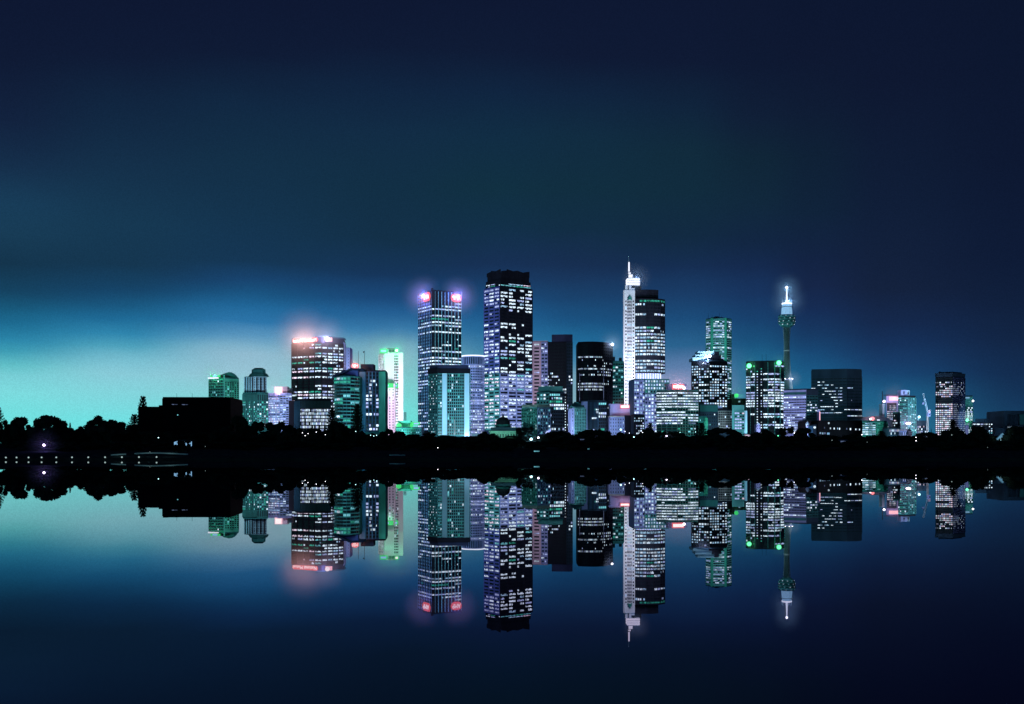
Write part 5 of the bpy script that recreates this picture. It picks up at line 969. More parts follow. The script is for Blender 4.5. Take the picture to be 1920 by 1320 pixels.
# ------------------------------------------------------------------ ground, shore and water
def prof(Y):
    P = [(299.2, .42), (301, .45), (304, .55), (312, 1.55), (325, 2.4), (345, 3.3), (365, 3.9), (420, 5.), (600, 5.2), (9000, 5.)]
    for (a, za), (b_, zb_) in zip(P, P[1:]):
        if Y <= b_: return za + (zb_ - za) * max(0, (Y - a) / (b_ - a))
    return 5.
from mathutils import noise
def gz(x, y):
    f = min(1, max(0, (y - 303) / 8)); return prof(y) + f * .35 * noise.noise((x * .05, y * .06, 0)) + f * .12 * noise.noise((x * .22, y * .25, 3))
b = MB(); YS_ = [299.2, 301, 302.5, 304, 306, 308, 310, 312, 315, 318, 322, 326, 331, 337, 344, 352, 360, 370, 385, 420, 500, 700, 1500, 9000]
XS_ = [-6000, -2500, -900] + [-400 + i * 5 for i in range(161)] + [900, 2500, 6000]
vs = [(x * (1 if y < 1000 else 2), y, gz(x, y)) for y in YS_ for x in XS_]; m = len(XS_)
b.add(vs, [(j * m + i, j * m + i + 1, (j + 1) * m + i + 1, (j + 1) * m + i) for j in range(len(YS_) - 1) for i in range(m - 1)], 'grass'); tag(b.build('ground'), kind='structure')
S = empty('sea_wall', (0, 298.6, 0), 'low dark stone sea wall along the whole far shore', 'sea wall')
b = MB(); b.box(-2500, 2500, 298.6, 299.15, -1.5, .40, 'stone'); b.build('wall', S, S.location); b = MB(); b.box(-2500, 2500, 298.5, 299.25, .405, .50, 'stone'); b.build('coping', S, S.location)
m, nt, out = nodes('water'); MATS['water'] = m
df = nt.nodes.new('ShaderNodeBsdfDiffuse'); df.inputs['Color'].default_value = (.004, .008, .028, 1)
gl = nt.nodes.new('ShaderNodeBsdfGlossy'); gl.inputs['Roughness'].default_value = 0.
fr = nt.nodes.new('ShaderNodeFresnel'); fr.inputs['IOR'].default_value = 1.37; tn = nt.nodes.new('ShaderNodeMapRange'); tn.inputs['From Min'].default_value = .32; tn.inputs['From Max'].default_value = .62; tm = nt.nodes.new('ShaderNodeMix'); tm.data_type = 'RGBA'; tm.inputs[6].default_value = (.92, .76, 1., 1); tm.inputs[7].default_value = (.95, .94, .93, 1); nt.links.new(fr.outputs[0], tn.inputs['Value']); nt.links.new(tn.outputs[0], tm.inputs['Factor']); nt.links.new(tm.outputs[2], gl.inputs['Color']); mx = nt.nodes.new('ShaderNodeMixShader')
g = nt.nodes.new('ShaderNodeNewGeometry'); nz = nt.nodes.new('ShaderNodeTexNoise'); nz.inputs['Scale'].default_value = .35; nz.inputs['Detail'].default_value = 3
bp = nt.nodes.new('ShaderNodeBump'); bp.inputs['Strength'].default_value = .02; bp.inputs['Distance'].default_value = .02
nt.links.new(g.outputs['Position'], nz.inputs['Vector']); nt.links.new(nz.outputs['Fac'], bp.inputs['Height']); nt.links.new(bp.outputs[0], gl.inputs['Normal'])
nt.links.new(fr.outputs[0], mx.inputs[0]); nt.links.new(df.outputs[0], mx.inputs[1]); nt.links.new(gl.outputs[0], mx.inputs[2]); nt.links.new(mx.outputs[0], out.inputs['Surface'])
b = MB(); b.add([(-9000, -3000, 0), (9000, -3000, 0), (9000, 299, 0), (-9000, 299, 0)], [(0, 1, 2, 3)], 'water'); tag(b.build('water'), kind='structure')
# pale kerb of the shore path
for lab, pts in (('thin pale path kerb arching along the left bank, longer right piece', [(252, 849.8), (280, 848.6), (300, 848.7), (325, 849.7), (352, 851)]), ('short thin pale path kerb on the left bank, left of the long arched one', [(208, 852.3), (222, 851.5), (236, 850.8)]), ('faint thin kerb on the bank below the slab tower', [(730, 853), (745, 852.6), (760, 853.2)]), ('short pale kerb at the left edge of the bank', [(-8, 866 - 7.5), (4, 858.6), (10, 858.2)])):
    S = empty('path_kerb', (0, 308, 1.), lab, 'kerb', 'pale path kerbs on the bank'); b = MB(); D = 307.5
    P = [at(x, y, D) for x, y in pts]
    for a, c in zip(P, P[1:]): b.obox(a + Vector((0, 0, -.3)), c - a, (0, .35, 0), (0, 0, .36), 'coping')
    b.build('coping', S, S.location)
for x_, y_ in ((222, 847), (275, 844), (315, 845)): bulb(at(x_, y_, 305.5), 12, (.5, 1., 1.), .2)  # added point lights brighten the kerbs, no lamps stand here
# globe lights along the sea wall
proto = None
for x in (11, 31, 53.5, 78, 105.5, 135, 165.5, 197, 228.5, 260.5, 293.5):
    if proto is None:
        proto = empty('globe_light', (0, 0, 0), 'small white globe light in the row along the left sea wall', 'globe light', 'globe lights along the sea wall')
        b = MB(); b.tube((0, 0, -.2), (0, 0, .14), .07, .06, 'dark_metal', 6); bo = b.build('post', proto, (0, 0, 0)); b = MB(); b.ball((0, 0, .32), .22, 'globe', 12, 8); gl = b.build('globe', proto, (0, 0, 0), True); o = proto
    else:
        o = proto.copy(); COL.objects.link(o)
        for ch in (bo, gl): c = ch.copy(); COL.objects.link(c); c.parent = o
    o.location = (px(x, 297.9), 297.9, .30 + (x - 11) * .0005)
# park lamps
for lab, x, y, D, r_, mt in (('blazing violet-white lamp low on the left shore', 82.5, 834.5, 322, .48, 'lamp_violet'), ('small white lamp under the leftmost trees', 41.5, 810.5, 352, .2, 'globe'), ('small lamp left of the black waterfront block', 255, 795, 362, .25, 'globe'), ('pale cyan lamp under the black waterfront block trees', 297, 820.5, 340, .3, 'lamp_cyan'), ('faint lamp in trees right of the cyan openings', 385, 837, 330, .16, 'globe'),
        ('tiny white lamp above the pale arched kerb', 281, 847.3, 306.5, .16, 'globe'), ('white lamp below the slab tower trees, leftmost of two', 757, 836.5, 335, .2, 'lamp_white'), ('dim lamp below the low terrace', 765, 838.5, 332, .16, 'globe'), ('white lamp below the hotel slab', 821, 839.5, 330, .22, 'lamp_white'), ('white lamp below the round white tower', 873, 839.5, 330, .22, 'lamp_white'), ('bright lamp at the foot of the lit terrace', 869.5, 827.5, 350, .3, 'lamp_violet'),
        ('blazing cyan lamp at the domed library left front', 929.5, 817.5, 385, .45, 'lamp_cyan'), ('blazing cyan star-bright lamp left of the cream corner building', 996, 823.5, 350, .6, 'lamp_cyan'), ('violet lamp at the foot of the cream corner building', 1009.5, 820.5, 352, .42, 'lamp_violet'), ('upper green lamp below the small window block', 1188.5, 819.5, 345, .35, 'lamp_cyan'), ('white lamp below the upper green lamp', 1191, 830.5, 340, .28, 'lamp_white'), ('blazing violet lamp below the bright ribbon office', 1249.5, 818.5, 350, .5, 'lamp_violet'),
        ('small white lamp left of the blazing violet lamp', 1228.5, 813.5, 352, .22, 'lamp_white'), ('small white lamp right below the bright ribbon office', 1289, 819, 350, .24, 'lamp_white'), ('green lamp at the foot of the green-signed tower', 1459, 817, 350, .36, 'lamp_green'), ('white lamp left of the green lamp', 1451, 819, 350, .24, 'lamp_white'), ('pink lamp in front of the columned portico', 1409.5, 818, 360, .55, 'lamp_violet'), ('small lamp on the bank below the long low building', 1560, 825.5, 342, .24, 'globe'), ('faint lamp on the bank right of the blue lit tent', 1626, 829, 340, .16, 'globe'),
        ('white lamp right of the columned house, lower', 1717.5, 826.5, 348, .24, 'lamp_white'), ('white lamp right of the columned house, upper', 1717.5, 820, 352, .24, 'lamp_white'), ('small lamp on the bank below the tower crane', 1737.5, 836, 332, .22, 'globe'), ('lamp in the tree before the square-windowed tower', 1784.5, 815.5, 338, .28, 'globe'), ('faint small lamp on the right bank', 1851.5, 839, 330, .18, 'globe'), ('small lamp on the far right bank below the sail canopy', 1880.5, 839.5, 330, .26, 'globe'), ('bright lamp at the foot of the lavender striped office', 1490.5, 811.5, 362, .45, 'lamp_white'), ('white lamp between the low long building and the curved teal building', 1616, 815, 368, .3, 'lamp_white'), ('pale green lamp before the plain podium', 1164, 805.5, 372, .42, 'lamp_cyan'),
        *[('tiny white lamp glinting among the trees below the finned block', x, y, 346, .2, 'lamp_white') for x, y in ((567, 811.5), (572, 817), (577.5, 813), (593, 810), (610, 815))], *[('tiny lamp glinting among the trees below the slab tower', x, y, 346, .22, 'lamp_cyan') for x, y in ((667, 809), (695, 816), (701, 817.5), (706, 816))],
        *[('tiny white lamp glinting among the trees below the small window block', x, y, 346, .2, 'lamp_white') for x, y in ((1172, 809), (1180, 812), (1205, 811))], *[('tiny lamp glinting below the bright ribbon office trees', x, y, 346, .2, 'lamp_cyan') for x, y in ((1275, 811), (1304, 810))]):
    c = at(x, y, D); g0 = min(gz(c.x, D), c.z - .6); S = empty('park_lamp', (c.x, D, g0 - .1), lab, 'lamp', 'park lamps along the shore')
    b = MB(); b.tube((c.x, D, g0 - .1), (c.x, D, c.z - r_ * .9), .08, .06, 'dark_metal', 6); b.build('post', S, S.location); b = MB(); b.ball(c, r_ * (.72 if r_ > .4 else .5), mt, 12, 8); b.build('globe', S, S.location, True)
halo(at(82.5, 834.5, 321.2), 6.5, 260, (.3, .2, 1.)); halo(at(996, 823.5, 349), 5, 220, (.25, .75, 1.)); halo(at(1249.5, 818.5, 349), 3, 45, (.6, .5, 1.)); halo(at(1698, 794, 425), 8, 700, (.55, .45, 1.)); halo(at(1676, 747, 444), 8, 700, (1., .42, .5)); halo(at(1633, 785, 437), 7, 380, (1., .38, .38)); halo(at(929.5, 817.5, 384), 3, 40, (.4, .9, 1.)); halo(at(1811, 788, 477), 7, 420, (.15, 1., .45))
m, nt, out = nodes('bloom_haze'); MATS['bloom_haze'] = m
pv = nt.nodes.new('ShaderNodeVolumePrincipled'); pv.inputs['Color'].default_value = (.95, .95, .98, 1); pv.inputs['Anisotropy'].default_value = 0.
g = nt.nodes.new('ShaderNodeNewGeometry'); acc = None
for c, rad in HALO:
    vm = nt.nodes.new('ShaderNodeVectorMath'); vm.operation = 'DISTANCE'; vm.inputs[1].default_value = c; nt.links.new(g.outputs['Position'], vm.inputs[0])
    mr = nt.nodes.new('ShaderNodeMapRange'); mr.interpolation_type = 'SMOOTHSTEP'; mr.inputs['From Min'].default_value = 0; mr.inputs['From Max'].default_value = rad; mr.inputs['To Min'].default_value = .016; mr.inputs['To Max'].default_value = 0
    nt.links.new(vm.outputs['Value'], mr.inputs['Value'])
    if acc is None: acc = mr.outputs[0]
    else:
        mm = nt.nodes.new('ShaderNodeMath'); mm.operation = 'MAXIMUM'; nt.links.new(acc, mm.inputs[0]); nt.links.new(mr.outputs[0], mm.inputs[1]); acc = mm.outputs[0]
nt.links.new(acc, pv.inputs['Density']); nt.links.new(pv.outputs[0], out.inputs['Volume'])
b = MB(); SH = [(c.copy(), rad * 1.02) for c, rad in HALO]; again = True
while again:                                                      # halos that touch share one shell
    again = False
    for i in range(len(SH)):
        for j in range(i + 1, len(SH)):
            d = SH[j][0] - SH[i][0]
            if d.length < SH[i][1] + SH[j][1]:
                ra, rb_ = SH[i][1], SH[j][1]; R_ = max(ra, rb_, (d.length + ra + rb_) / 2)
                cc = SH[i][0] if R_ == ra else SH[j][0] if R_ == rb_ else SH[i][0] + d.normalized() * (R_ - ra)
                SH = [s_ for k, s_ in enumerate(SH) if k not in (i, j)] + [(cc, R_)]; again = True; break
        if again: break
for c, rad in SH: b.ball(c, rad * 1.03, 'bloom_haze', 20, 12)
o = b.build('bloom_haze'); tag(o, kind='stuff')  # made-up mist balls imitating lens bloom round signs and lamps
scene.cycles.volume_step_rate = .04; scene.cycles.volume_max_steps = 256

# ------------------------------------------------------------------ trees
def crown_mesh(kind, seed, n):
    r = random.Random(seed); b = MB(); lobes = []
    if kind == 'dome':
        for i in range(30):
            t = r.uniform(0, 2 * math.pi); e = math.acos(1 - r.random() * 1.1); q = Vector((math.cos(t) * math.sin(e) * .40, math.sin(t) * math.sin(e) * .40, .36 + .48 * math.cos(e))); lobes.append((q, r.uniform(.10, .17)))
    elif kind == 'loose':
        for i in range(20):
            t = r.uniform(0, 2 * math.pi); h = r.uniform(.2, .92); w = .42 * math.sin(math.pi * min(1, (h - .2) / .85)) ** .6; q = Vector((math.cos(t) * w * r.uniform(.4, 1), math.sin(t) * w * r.uniform(.4, 1), h)); lobes.append((q, r.uniform(.09, .16)))
    elif kind == 'bush':
        for i in range(18):
            t = r.uniform(0, 2 * math.pi); h = r.uniform(.12, .8); w = .44 * (1 - (h - .2) ** 2); lobes.append((Vector((math.cos(t) * w * r.uniform(.3, 1), math.sin(t) * w * r.uniform(.3, 1), h)), r.uniform(.13, .2)))
    if kind == 'pine':
        for k in range(13):
            h = .16 + .8 * k / 13; w = .34 * (1 - (k / 13) ** 2.6) + .05
            for j in range(9):
                t = 2 * math.pi * j / 9 + k * .35; L = w * r.uniform(.75, 1.1)
                for s in range(9):
                    f = (s + 1) / 9; lobes.append((Vector((math.cos(t) * L * f, math.sin(t) * L * f, h + .05 * f * f)), .022 + .012 * (1 - f)))
        per = max(2, n // len(lobes))
    else: per = n // len(lobes)
    for q, rad in lobes:
        for i in range(per):
            d = Vector((r.gauss(0, 1), r.gauss(0, 1), r.gauss(0, 1))).normalized(); p = q + d * rad * (r.random() ** .35)
            u = Vector((r.gauss(0, 1), r.gauss(0, 1), r.gauss(0, 1))).normalized(); v = u.orthogonal().normalized(); s = r.uniform(.014, .034) * (1. if kind != 'pine' else .7)
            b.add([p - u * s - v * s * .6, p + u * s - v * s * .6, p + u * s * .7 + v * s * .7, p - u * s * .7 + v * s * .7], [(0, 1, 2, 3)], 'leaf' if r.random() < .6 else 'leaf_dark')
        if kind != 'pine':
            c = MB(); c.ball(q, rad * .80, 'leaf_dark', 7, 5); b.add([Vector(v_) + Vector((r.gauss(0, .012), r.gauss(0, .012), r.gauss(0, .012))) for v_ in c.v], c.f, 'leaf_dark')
    return b
def trunk_mesh(kind):
    b = MB(); b.tube((0, 0, -.04), (.01, 0, .3), .035 if kind != 'pine' else .018, .024 if kind != 'pine' else .014, 'bark', 8)
    if kind == 'pine': b.tube((.01, 0, .3), (0, 0, .96), .014, .004, 'bark', 6)
    elif kind != 'bush':
        for t, e, l in ((.3, .5, .34), (2.4, .6, .36), (4.2, .5, .38), (5.4, .8, .3)): b.tube((.01, 0, .26), (math.cos(t) * l * .7, math.sin(t) * l * .7, .28 + l * e), .018, .007, 'bark', 6)
    return b
PROTO = {}
def plant(kind, var, x, ytop, wpx, D, label, group='dark trees along the shore', base=None):
    key = (kind, var); name = {'dome': 'fig_tree', 'loose': 'gum_tree', 'pine': 'pine_tree', 'bush': 'shrub'}[kind]
    X = px(x, D); g0 = gz(X, D) if base is None else base; H = max(1.2, pz(ytop, D) - g0); Wd = wpx * D / F
    if key not in PROTO:
        o = empty(name, (0, 0, 0), label, 'tree', group); cr = crown_mesh(kind, hash(kind) % 7 * 0 + var * 13 + len(kind), 3400 if kind != 'bush' else 1500).build('crown', o); tr = trunk_mesh(kind).build('trunk', o); PROTO[key] = (o, cr, tr)
    else:
        p0 = PROTO[key]; o = p0[0].copy(); COL.objects.link(o)
        for ch in p0[1:]: c = ch.copy(); COL.objects.link(c); c.parent = o
    o.location = (X, D, g0); k = {'dome': .98, 'loose': .92, 'pine': .64, 'bush': 1.05}[kind]; top = {'dome': .97, 'loose': 1.0, 'pine': .96, 'bush': .93}[kind]
    o.scale = (Wd / k, Wd / k, H / top); o.rotation_euler = (0, 0, R.uniform(0, 6.28)); o['label'] = label; o['category'] = 'tree' if kind != 'bush' else 'shrub'; o['group'] = group
    return o
TREES = [
 ('pine', 0, -3, 764, 24, 345, 'dark pine cut by the left edge of the picture'), ('loose', 0, 14, 784, 34, 352, 'loose dark tree beside the pine at the left edge'), ('dome', 0, 38, 779, 44, 348, 'uneven dark tree left of the big flat-topped dome tree'),
 ('dome', 1, 95, 776.5, 76, 345, 'big flat-topped dome of dark foliage, larger of the two domes at left'), ('loose', 1, 140, 796, 36, 350, 'low dark tree in the dip between the two domes'), ('dome', 2, 190, 779, 66, 347, 'rounded dark dome tree, right of the flat-topped one'), ('loose', 2, 224, 789, 40, 352, 'dark tree sloping down right of the rounded dome tree'), ('dome', 0, 248, 794, 34, 354, 'low dark tree against the black waterfront block'),
 ('pine', 1, 252, 777, 26, 368, 'round airy pine at the left wall of the black waterfront block'), ('pine', 2, 268, 743, 22, 400, 'tiered pine rising behind the black waterfront block lower wing'), ('pine', 0, 131.5, 793, 6, 352, 'tiny palm-like treetop poking up between the two domes'),
 ('dome', 1, 300, 806, 62, 342, 'wide dark tree before the lower wing of the black waterfront block'), ('loose', 0, 372, 808, 48, 345, 'dark tree right of the cyan openings'), ('dome', 2, 420, 800, 56, 346, 'dark tree before the right end of the black waterfront block'), ('dome', 0, 447, 777, 44, 362, 'dark tree in front of the arched roof hotel'), ('loose', 1, 466, 782, 40, 360, 'dark tree sloping down before the apartment tower'), ('dome', 1, 494, 789, 56, 358, 'long dark tree below the apartment tower'), ('dome', 2, 530, 790.5, 56, 356, 'long dark tree below the lavender ribbon office'), ('loose', 2, 558, 801, 40, 352, 'dark tree at the left corner of the finned block'),
 ('dome', 0, 588, 801, 48, 350, 'round dark tree before the lit windows of the finned block'), ('pine', 1, 623, 764, 22, 362, 'tall dark pine at the right end of the finned block'), ('dome', 1, 632, 789, 52, 352, 'dark tree at the foot of the tall pine'), ('pine', 2, 670, 757, 22, 372, 'tall narrow pine before the rounded building'), ('loose', 0, 655, 800, 40, 350, 'dark tree below the rounded building'), ('loose', 1, 690, 808, 34, 352, 'low dark tree below the slab tower'), ('dome', 2, 734, 804, 58, 350, 'wide dark tree below the white tower'), ('dome', 0, 775, 813, 46, 348, 'low dark tree below the low terrace'), ('loose', 2, 806, 811, 34, 352, 'dark tree at the left foot of the hotel slab'), ('dome', 1, 836, 817, 44, 348, 'low dark tree under the hotel slab'), ('loose', 0, 868, 829, 34, 344, 'lowest dark tree below the lit terrace'),
 ('dome', 2, 912, 809, 46, 352, 'round dark tree left of the domed library'), ('loose', 1, 948, 824, 40, 348, 'low dark tree before the domed library'), ('loose', 2, 984, 800, 40, 362, 'airy dark tree right of the domed library'), ('dome', 0, 968, 822, 42, 346, 'low dark tree below the domed library right end'), ('dome', 1, 1045, 807, 62, 352, 'wide dark tree right of the cream corner building'), ('loose', 0, 1018, 824, 30, 350, 'low tree at the corner of the cream building'), ('dome', 2, 1068, 812, 36, 350, 'dark tree below the round cornered building'), ('dome', 0, 1110, 804, 78, 352, 'broad dark tree below the striped low office'), ('loose', 1, 1150, 806, 44, 356, 'dark tree below the plain podium'), ('dome', 1, 1176, 812, 40, 350, 'dark tree left of the upper green lamp'), ('pine', 0, 1219, 793, 18, 362, 'small pointed tree below the grid podium tower'), ('dome', 2, 1215, 802, 40, 352, 'rounded dark tree below the grid podium tower'), ('loose', 2, 1240, 808, 26, 356, 'dark tree left of the bright ribbon office'), ('dome', 0, 1266, 808, 50, 350, 'dark tree below the bright ribbon office'), ('loose', 0, 1298, 815, 36, 350, 'low dark tree right of the bright ribbon office'), ('pine', 1, 1315, 793, 24, 365, 'pointed dark tree before the green stair building'), ('dome', 1, 1355, 800, 74, 352, 'broad dark tree below the lattice building'), ('loose', 1, 1388, 810, 36, 354, 'dark tree below the pale ribbon block'), ('dome', 2, 1432, 806, 56, 352, 'dark tree at the foot of the green-signed tower'),
 ('loose', 2, 1476, 800, 34, 362, 'rounded dark tree between the green-signed tower and lavender office'), ('dome', 0, 1508, 801, 44, 354, 'dark tree below the dark side of the lavender office'), ('dome', 1, 1556, 815, 66, 352, 'low broad tree before the long low building'), ('dome', 2, 1600, 812, 52, 352, 'low dark tree at the right end of the long low building'), ('loose', 0, 1632, 814, 34, 352, 'dark tree below the curved teal building'), ('pine', 2, 1653, 808, 20, 356, 'small pointed tree right of the curved teal building'), ('dome', 0, 1666, 817, 40, 352, 'dark tree below the arcade building'), ('loose', 1, 1694, 826, 34, 350, 'low tree in front of the columned house'), ('dome', 1, 1736, 809, 52, 358, 'dark tree below the tower crane'), ('loose', 2, 1715, 817, 26, 358, 'dark tree right of the columned house'), ('dome', 2, 1788, 801, 54, 348, 'large dark tree before the square-windowed tower'), ('pine', 1, 1787, 787, 20, 352, 'pointed treetop rising in the middle of the square-windowed tower'), ('dome', 0, 1833, 797, 40, 352, 'dark tree in front of the low ribbon block'), ('loose', 0, 1812, 812, 34, 350, 'dark tree below the lavender banner slab'), ('loose', 1, 1858, 815, 36, 350, 'low dark tree left of the sail canopy'), ('dome', 1, 1908, 798, 52, 350, 'dark tree below the grey box building at the right edge'), ('loose', 2, 1888, 814, 30, 352, 'dark tree right of the sail canopy'), ('dome', 2, 1935, 792, 40, 352, 'dark tree cut by the right edge of the picture'),
]
TREES += [('bush', 0, 341, 828, 13, 319, 'small dark shrub before the middle of the cyan lit pavilion', 'low shrubs on the dark bank'), ('bush', 1, 353.5, 830, 9, 319, 'small dark shrub before the right end of the cyan lit pavilion', 'low shrubs on the dark bank'), ('bush', 2, 326, 831, 8, 319, 'small dark shrub before the left end of the cyan lit pavilion', 'low shrubs on the dark bank'), ('loose', 0, 334, 821, 46, 320.5, 'low spreading tree whose crown hangs over the cyan lit pavilion')]
for t in TREES: plant(*t)
LAND = ['the two domes', 'the rounded dome tree', 'the black waterfront block lower wing', 'the black waterfront block', 'the arched roof hotel', 'the apartment tower', 'the lavender ribbon office', 'the finned block', 'the rounded building', 'the slab tower', 'the white tower', 'the low terrace', 'the hotel slab', 'the lit terrace', 'the domed library', 'the cream corner building', 'the stepped office', 'the black tower', 'the plain podium', 'the grid podium tower', 'the bright ribbon office', 'the stepped crown tower', 'the pale ribbon block', 'the green-signed tower', 'the lavender striped office', 'the long low building', 'the curved teal building', 'the dark glass tower', 'the tower crane', 'the square-windowed tower', 'the low ribbon block', 'the grey box building']
for i, ln in enumerate(LAND):
    x = 60 + i * 59 + R.uniform(-8, 8); plant('bush', i % 3, x, R.uniform(823, 830), R.uniform(56, 84), R.uniform(324, 336), 'low dark shrub on the bank below ' + ln, 'low shrubs on the dark bank')
for i, ln in enumerate(LAND):
    x = 18 + i * 62 + R.uniform(-6, 6); yt = 803 + R.uniform(-3, 4) if x < 250 else (812 if x < 700 else 818) + R.uniform(-3, 4)
    plant('bush', (i + 1) % 3, x, yt, R.uniform(96, 112), R.uniform(366, 374), 'tall dark thicket behind the tree trunks below ' + ln, 'dark thickets behind the trees')
for i, ln in enumerate(LAND):
    x = 49 + i * 62 + R.uniform(-6, 6); yt = 806 + R.uniform(-3, 3) if x < 250 else (815 if x < 700 else 820) + R.uniform(-3, 3)
    plant('bush', i % 3, x, yt, R.uniform(90, 110), R.uniform(352, 360), 'mid height dark thicket among the trees below ' + ln, 'dark thickets among the trees')

# ------------------------------------------------------------------ sky, camera, sun
w = bpy.data.worlds.new('World'); scene.world = w; w.use_nodes = True; nt = w.node_tree; nt.nodes.clear(); L = nt.links.new
def lin(c): return tuple(((v / 255) / 12.92 if v / 255 <= .04045 else ((v / 255 + .055) / 1.055) ** 2.4) for v in c)
out = nt.nodes.new('ShaderNodeOutputWorld'); bg = nt.nodes.new('ShaderNodeBackground'); tc = nt.nodes.new('ShaderNodeTexCoord'); sp = nt.nodes.new('ShaderNodeSeparateXYZ'); L(tc.outputs['Generated'], sp.inputs[0])
def math_(op, a, b_=None):
    n = nt.nodes.new('ShaderNodeMath'); n.operation = op
    for i, v in enumerate((a, b_)):
        if v is None: continue
        if isinstance(v, (int, float)): n.inputs[i].default_value = v
        else: L(v, n.inputs[i])
    return n.outputs[0]
az = math_('ARCTAN2', sp.outputs['X'], sp.outputs['Y']); el = math_('ABSOLUTE', math_('ARCSINE', sp.outputs['Z']))
nz = nt.nodes.new('ShaderNodeTexNoise'); nz.inputs['Scale'].default_value = 5; nz.inputs['Detail'].default_value = 3; mp = nt.nodes.new('ShaderNodeMapping'); mp.inputs['Scale'].default_value = (1, 1, 4); L(tc.outputs['Generated'], mp.inputs[0]); L(mp.outputs[0], nz.inputs['Vector'])
el2 = math_('ADD', el, math_('MULTIPLY', math_('SUBTRACT', nz.outputs['Fac'], .5), .02))
EMAX = math.radians(40); fac = math_('DIVIDE', el2, EMAX)
SKY = [
 (0, [(838, (100, 218, 218)), (790, (110, 225, 224)), (740, (124, 218, 222)), (710, (120, 206, 214)), (690, (98, 192, 200)), (660, (58, 153, 178)), (636, (42, 132, 168)), (605, (29, 106, 144)), (580, (24, 88, 122)), (548, (21, 66, 96)), (500, (20, 52, 76)), (440, (24, 60, 86)), (380, (24, 60, 88)), (300, (21, 46, 74)), (220, (18, 34, 62)), (100, (15, 26, 52)), (0, (14, 24, 50))]),
 (230, [(838, (100, 220, 222)), (790, (112, 224, 226)), (735, (130, 212, 220)), (700, (136, 202, 216)), (675, (116, 187, 206)), (652, (76, 160, 187)), (630, (48, 134, 174)), (600, (31, 106, 150)), (575, (26, 88, 128)), (546, (22, 68, 104)), (500, (21, 54, 80)), (420, (22, 56, 82)), (300, (20, 47, 73)), (200, (17, 38, 64)), (100, (15, 27, 53)), (0, (14, 24, 50))]),
 (470, [(838, (100, 222, 222)), (780, (115, 226, 225)), (735, (136, 208, 214)), (700, (150, 195, 212)), (665, (144, 186, 207)), (650, (126, 176, 201)), (632, (90, 150, 190)), (606, (45, 117, 169)), (581, (33, 102, 152)), (555, (26, 82, 126)), (528, (24, 66, 108)), (490, (21, 54, 84)), (400, (20, 51, 77)), (300, (19, 47, 71)), (200, (17, 40, 66)), (100, (15, 27, 53)), (0, (14, 24, 50))]),
 (735, [(838, (100, 225, 220)), (780, (112, 224, 218)), (720, (126, 206, 208)), (680, (130, 192, 200)), (650, (112, 168, 190)), (620, (60, 126, 172)), (590, (36, 94, 146)), (560, (27, 72, 120)), (510, (22, 53, 90)), (450, (19, 48, 72)), (350, (18, 47, 69)), (250, (18, 44, 69)), (160, (16, 36, 63)), (90, (15, 27, 53)), (0, (14, 24, 50))]),
 (930, [(838, (110, 195, 205)), (760, (118, 182, 196)), (720, (114, 168, 188)), (680, (84, 146, 174)), (650, (58, 124, 164)), (620, (38, 104, 152)), (590, (30, 88, 138)), (560, (27, 72, 118)), (525, (25, 58, 98)), (490, (23, 48, 84)), (420, (18, 48, 72)), (350, (17, 48, 66)), (260, (17, 45, 68)), (170, (16, 37, 64)), (90, (15, 27, 53)), (0, (14, 24, 50))]),
 (1090, [(838, (128, 180, 195)), (760, (132, 176, 192)), (710, (118, 164, 186)), (680, (72, 134, 172)), (640, (34, 108, 154)), (600, (27, 82, 128)), (560, (26, 66, 108)), (520, (25, 54, 92)), (490, (23, 46, 80)), (430, (18, 45, 68)), (350, (17, 46, 64)), (260, (17, 44, 65)), (180, (16, 36, 62)), (100, (15, 26, 52)), (0, (14, 24, 50))]),
 (1280, [(838, (140, 160, 200)), (740, (150, 160, 202)), (715, (136, 152, 194)), (690, (92, 126, 170)), (650, (42, 98, 142)), (600, (28, 76, 122)), (550, (26, 60, 102)), (500, (22, 46, 82)), (440, (18, 42, 66)), (360, (17, 44, 62)), (280, (17, 43, 61)), (200, (16, 36, 60)), (110, (15, 26, 52)), (0, (14, 24, 50))]),
 (1420, [(838, (48, 128, 154)), (750, (44, 122, 153)), (700, (35, 108, 145)), (650, (27, 85, 127)), (600, (24, 65, 109)), (550, (24, 52, 94)), (500, (21, 42, 78)), (450, (18, 38, 66)), (380, (17, 40, 60)), (300, (16, 38, 56)), (220, (16, 31, 55)), (120, (14, 25, 50)), (0, (14, 24, 49))]),
 (1520, [(838, (42, 120, 150)), (790, (38, 114, 147)), (740, (32, 103, 143)), (690, (26, 84, 128)), (660, (24, 70, 114)), (620, (23, 57, 98)), (580, (22, 45, 85)), (540, (22, 38, 72)), (480, (19, 35, 66)), (400, (16, 35, 58)), (300, (15, 33, 54)), (200, (15, 28, 52)), (100, (14, 24, 49)), (0, (13, 23, 48))]),
 (1660, [(838, (40, 114, 146)), (780, (36, 104, 140)), (740, (30, 90, 131)), (700, (24, 66, 110)), (675, (24, 58, 101)), (640, (22, 48, 88)), (600, (21, 40, 75)), (540, (20, 34, 62)), (400, (16, 30, 56)), (300, (15, 28, 53)), (150, (14, 24, 49)), (0, (13, 23, 48))]),
 (1920, [(838, (24, 78, 114)), (790, (23, 66, 102)), (750, (21, 54, 90)), (700, (19, 44, 79)), (640, (18, 37, 68)), (560, (16, 31, 59)), (480, (14, 27, 54)), (300, (13, 24, 49)), (0, (12, 22, 46))]),
]
prev = None
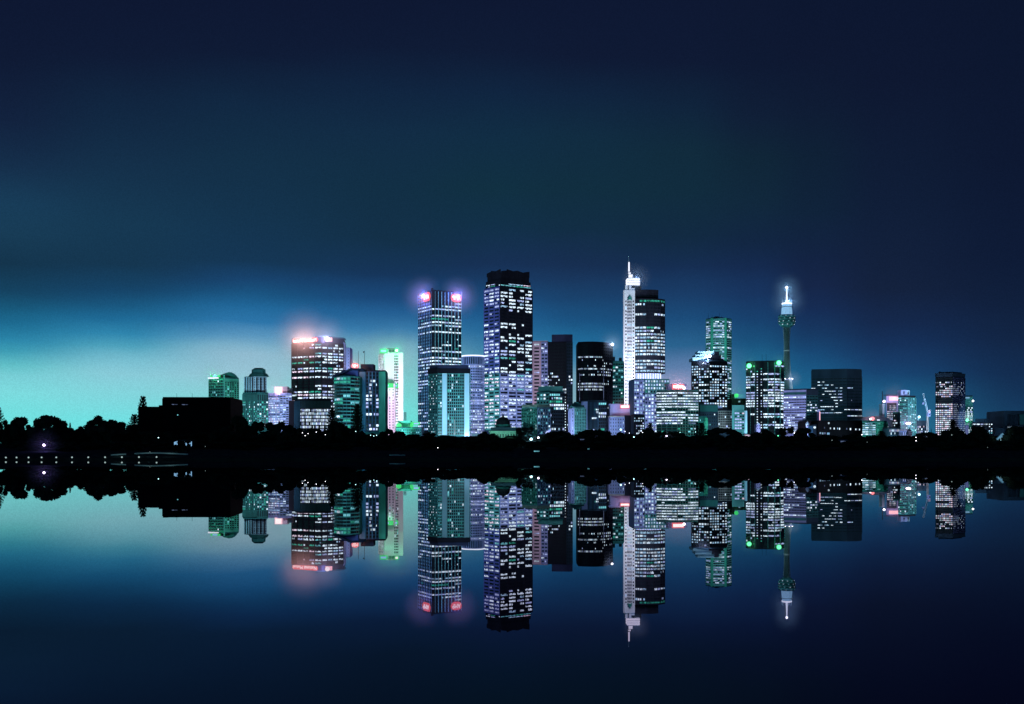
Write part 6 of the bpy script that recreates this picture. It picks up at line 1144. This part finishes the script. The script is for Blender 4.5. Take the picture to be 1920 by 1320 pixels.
for k, (x, st) in enumerate(SKY):
    r = nt.nodes.new('ShaderNodeValToRGB'); cr = r.color_ramp; cr.interpolation = 'LINEAR'
    hyp = math.hypot(F, x - HX)
    els = sorted((math.atan2(HY - y, hyp) / EMAX, c) for y, c in st)
    cr.elements[0].position = els[0][0]; cr.elements[0].color = (*lin(els[0][1]), 1); cr.elements[1].position = els[-1][0]; cr.elements[1].color = (*lin(els[-1][1]), 1)
    for p_, c in els[1:-1]: e = cr.elements.new(p_); e.color = (*lin(c), 1)
    L(fac, r.inputs['Fac']); a_ = math.atan2(x - HX, F)
    if prev is None: prev = (r.outputs['Color'], a_); continue
    mr = nt.nodes.new('ShaderNodeMapRange'); mr.interpolation_type = 'SMOOTHSTEP'; mr.inputs['From Min'].default_value = prev[1]; mr.inputs['From Max'].default_value = a_; L(az, mr.inputs['Value'])
    mx = nt.nodes.new('ShaderNodeMix'); mx.data_type = 'RGBA'; L(mr.outputs[0], mx.inputs['Factor']); L(prev[0], mx.inputs[6]); L(r.outputs['Color'], mx.inputs[7]); prev = (mx.outputs[2], a_)
gn = nt.nodes.new('ShaderNodeTexNoise'); gn.inputs['Scale'].default_value = 1000; gn.inputs['Detail'].default_value = 0; L(tc.outputs['Generated'], gn.inputs['Vector'])
gm = nt.nodes.new('ShaderNodeMapRange'); gm.inputs['From Min'].default_value = .3; gm.inputs['From Max'].default_value = .7; gm.inputs['To Min'].default_value = .945; gm.inputs['To Max'].default_value = 1.055; L(gn.outputs['Fac'], gm.inputs['Value'])
sm = nt.nodes.new('ShaderNodeVectorMath'); sm.operation = 'SCALE'; L(prev[0], sm.inputs[0]); L(gm.outputs[0], sm.inputs['Scale']); L(sm.outputs[0], bg.inputs['Color']); bg.inputs['Strength'].default_value = 1.0; L(bg.outputs[0], out.inputs['Surface'])

ca = bpy.data.cameras.new('Camera'); co = bpy.data.objects.new('Camera', ca); COL.objects.link(co); scene.camera = co
co.location = (0, 0, CAMZ); co.rotation_euler = (math.pi / 2, 0, 0); ca.sensor_width = 36; ca.lens = F / 1920 * 36; ca.shift_y = (HY - 660) / 1920; ca.clip_start = .5; ca.clip_end = 20000
scene.view_settings.view_transform = 'Standard'; scene.view_settings.look = 'None'; scene.view_settings.exposure = 0; scene.view_settings.gamma = 1
scene.cycles.use_denoising = True; scene.cycles.max_bounces = 6; scene.cycles.diffuse_bounces = 2; scene.cycles.glossy_bounces = 3; scene.cycles.sample_clamp_indirect = 1.2; scene.cycles.caustics_reflective = False
scene.cycles.use_light_tree = True; scene.render.filter_size = 1.1
